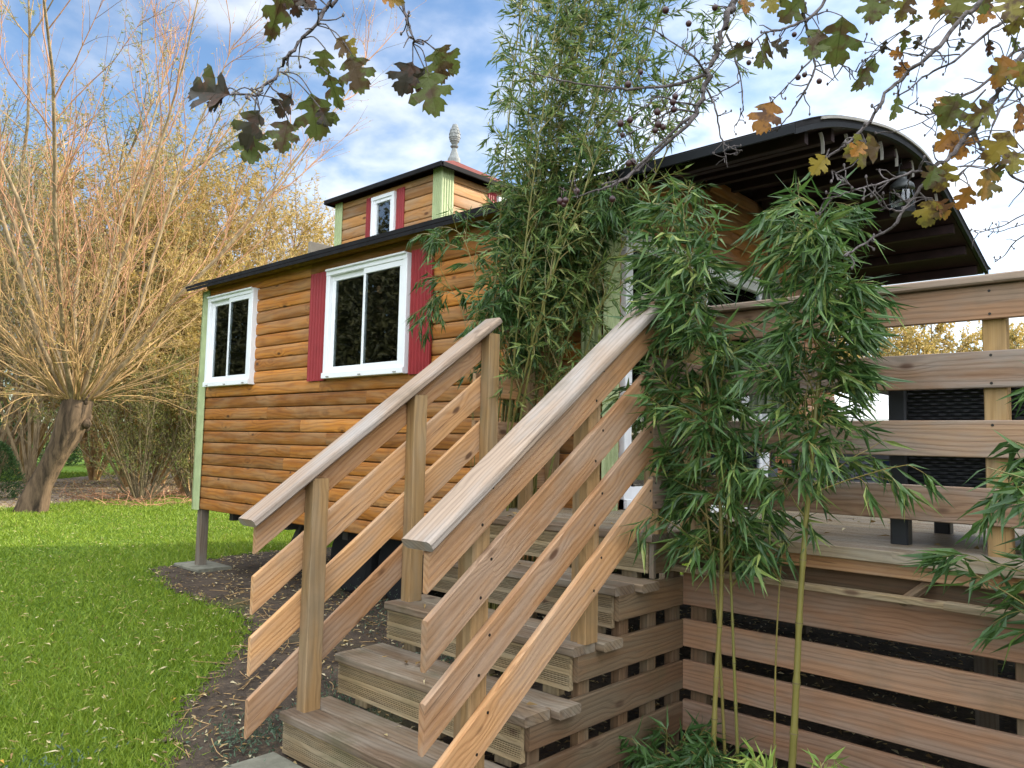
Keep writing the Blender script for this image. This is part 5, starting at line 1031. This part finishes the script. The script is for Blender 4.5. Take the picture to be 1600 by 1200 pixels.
P, r = scatter(6500, 2.6, 26, .8, 22, 84); k = ~inside(P, SOIL) & ~inside(P, PATH); P = P[k]; litter('fallen_leaves', 'pale narrow willow leaves scattered over the lawn', P, .022, (.025, .075), (.006, .014), (.1, 1))
P = np.stack([RNG.uniform(-9.2, -1, 9000), RNG.uniform(.2, 6.5, 9000)], 1); k = inside(P, SOIL) & (RNG.uniform(size=9000) < np.clip(1.15 - np.abs(P[:, 0] + 5.0) * .1, .2, 1)); litter('fallen_leaves', 'brown and yellow leaves littering the bare soil beside the steps', P[k][:6500], .012, (.025, .07), (.008, .02), (0, .98))
P = np.stack([RNG.uniform(-27, -16.8, 6000), RNG.uniform(3, 13, 6000)], 1); k = inside(P, PATH); litter('fallen_leaves', 'leaf litter covering the brown path beyond the willow', P[k], .015, (.06, .12), (.02, .045), (0, .9))
sp = []; zz_ = []
for k in range(26):
    s = RNG.integers(1, 6); sp.append((RNG.uniform(SX0 + .05, SX1 - .05), YD - (5 - s) * RUN + RNG.uniform(0, .26))); zz_.append(s * RISE + .003)
for k in range(90): sp.append((RNG.uniform(-2.6, .4), RNG.uniform(3.6, 7))); zz_.append(DZ + .003)
litter('fallen_leaves', 'few yellow and brown leaves lying on the steps and deck boards', np.array(sp), np.array(zz_), (.03, .075), (.01, .025), (0, 1))
n = 1500; P = np.stack([RNG.uniform(-9, 1.5, n), RNG.uniform(.3, 6.5, n)], 1); P = P[inside(P, SOIL)]; o = Acc()
for p in P:
    r = abs(RNG.normal()) * .010 + .006; m = 6; V = [(p[0] + r * RNG.uniform(.6, 1.2) * math.cos(q * 1.047), p[1] + r * RNG.uniform(.6, 1.2) * math.sin(q * 1.047), .003) for q in range(m)] + [(p[0] + .5 * r * math.cos(q * 1.047 + .4), p[1] + .5 * r * math.sin(q * 1.047 + .4), r * RNG.uniform(.5, .9)) for q in range(m)]
    o.add(V, [[q, (q + 1) % m, (q + 1) % m + m, q + m] for q in range(m)] + [list(range(m, 2 * m))])
tag(o.build('soil_clods', 'soil'), 'small clods of earth lying on the bare soil', 'clods', kind='stuff')
# twigs on the soil, weeds under the cabin and beside the steps
n = 260; P = np.stack([RNG.uniform(-7.5, -3.3, n), RNG.uniform(1.2, 4.2, n), np.full(n, .012)], 1); P = P[inside(P[:, :2], SOIL)]; n = len(P); an = RNG.uniform(0, 6.28, n)
o = Acc(); o.polys(shoots(P, np.stack([np.cos(an), np.sin(an), np.full(n, .05)], 1), RNG.uniform(.05, .32, n), 5, (0, 0, 0), .12), .0022, 4); tag(o.build('ground_twigs', 'twigtan'), 'thin broken twigs lying on the soil beside the steps', 'twigs', kind='stuff')
o = Acc()
for (x, y, n, s) in ((-3.42, 2.95, 900, .16), (-3.62, 2.6, 500, .12), (-3.5, 2.3, 300, .10), (-3.8, 3.4, 500, .16), (-3.45, 1.95, 350, .10), (-4.9, 3.9, 300, .2), (-5.8, 4.6, 250, .2), (-3.7, 1.15, 160, .1)):
    p = np.stack([x + RNG.normal(size=n) * s * 1.0, y + RNG.normal(size=n) * s * 1.2, np.abs(RNG.normal(size=n)) * s * .55], 1); o.leaves(p, unit(RNG.normal(size=(n, 3)) + V3(0, 0, .9)), RNG.uniform(.015, .035, n), RNG.uniform(.006, .012, n), RNG.uniform(0, 1, n))
tag(o.build('weeds', 'weed'), 'small blue green weeds growing beside the steps', 'weeds', kind='stuff')
# reddish brown twiggy litter at the foot of the shrub
n = 1500; P = np.stack([RNG.uniform(-20, -16.4, n), RNG.uniform(6.2, 9.5, n), np.zeros(n)], 1); o = Acc(); o.polys(shoots(P, RNG.normal(size=(n, 3)) * V3(1, 1, .4) + V3(0, 0, .25), RNG.uniform(.2, .55, n), 4, (0, 0, -.8), .15), .006, 3); tag(o.build('brush_litter', 'twigred'), 'reddish brown fallen twigs heaped at the foot of the shrub', 'brushwood', kind='stuff')
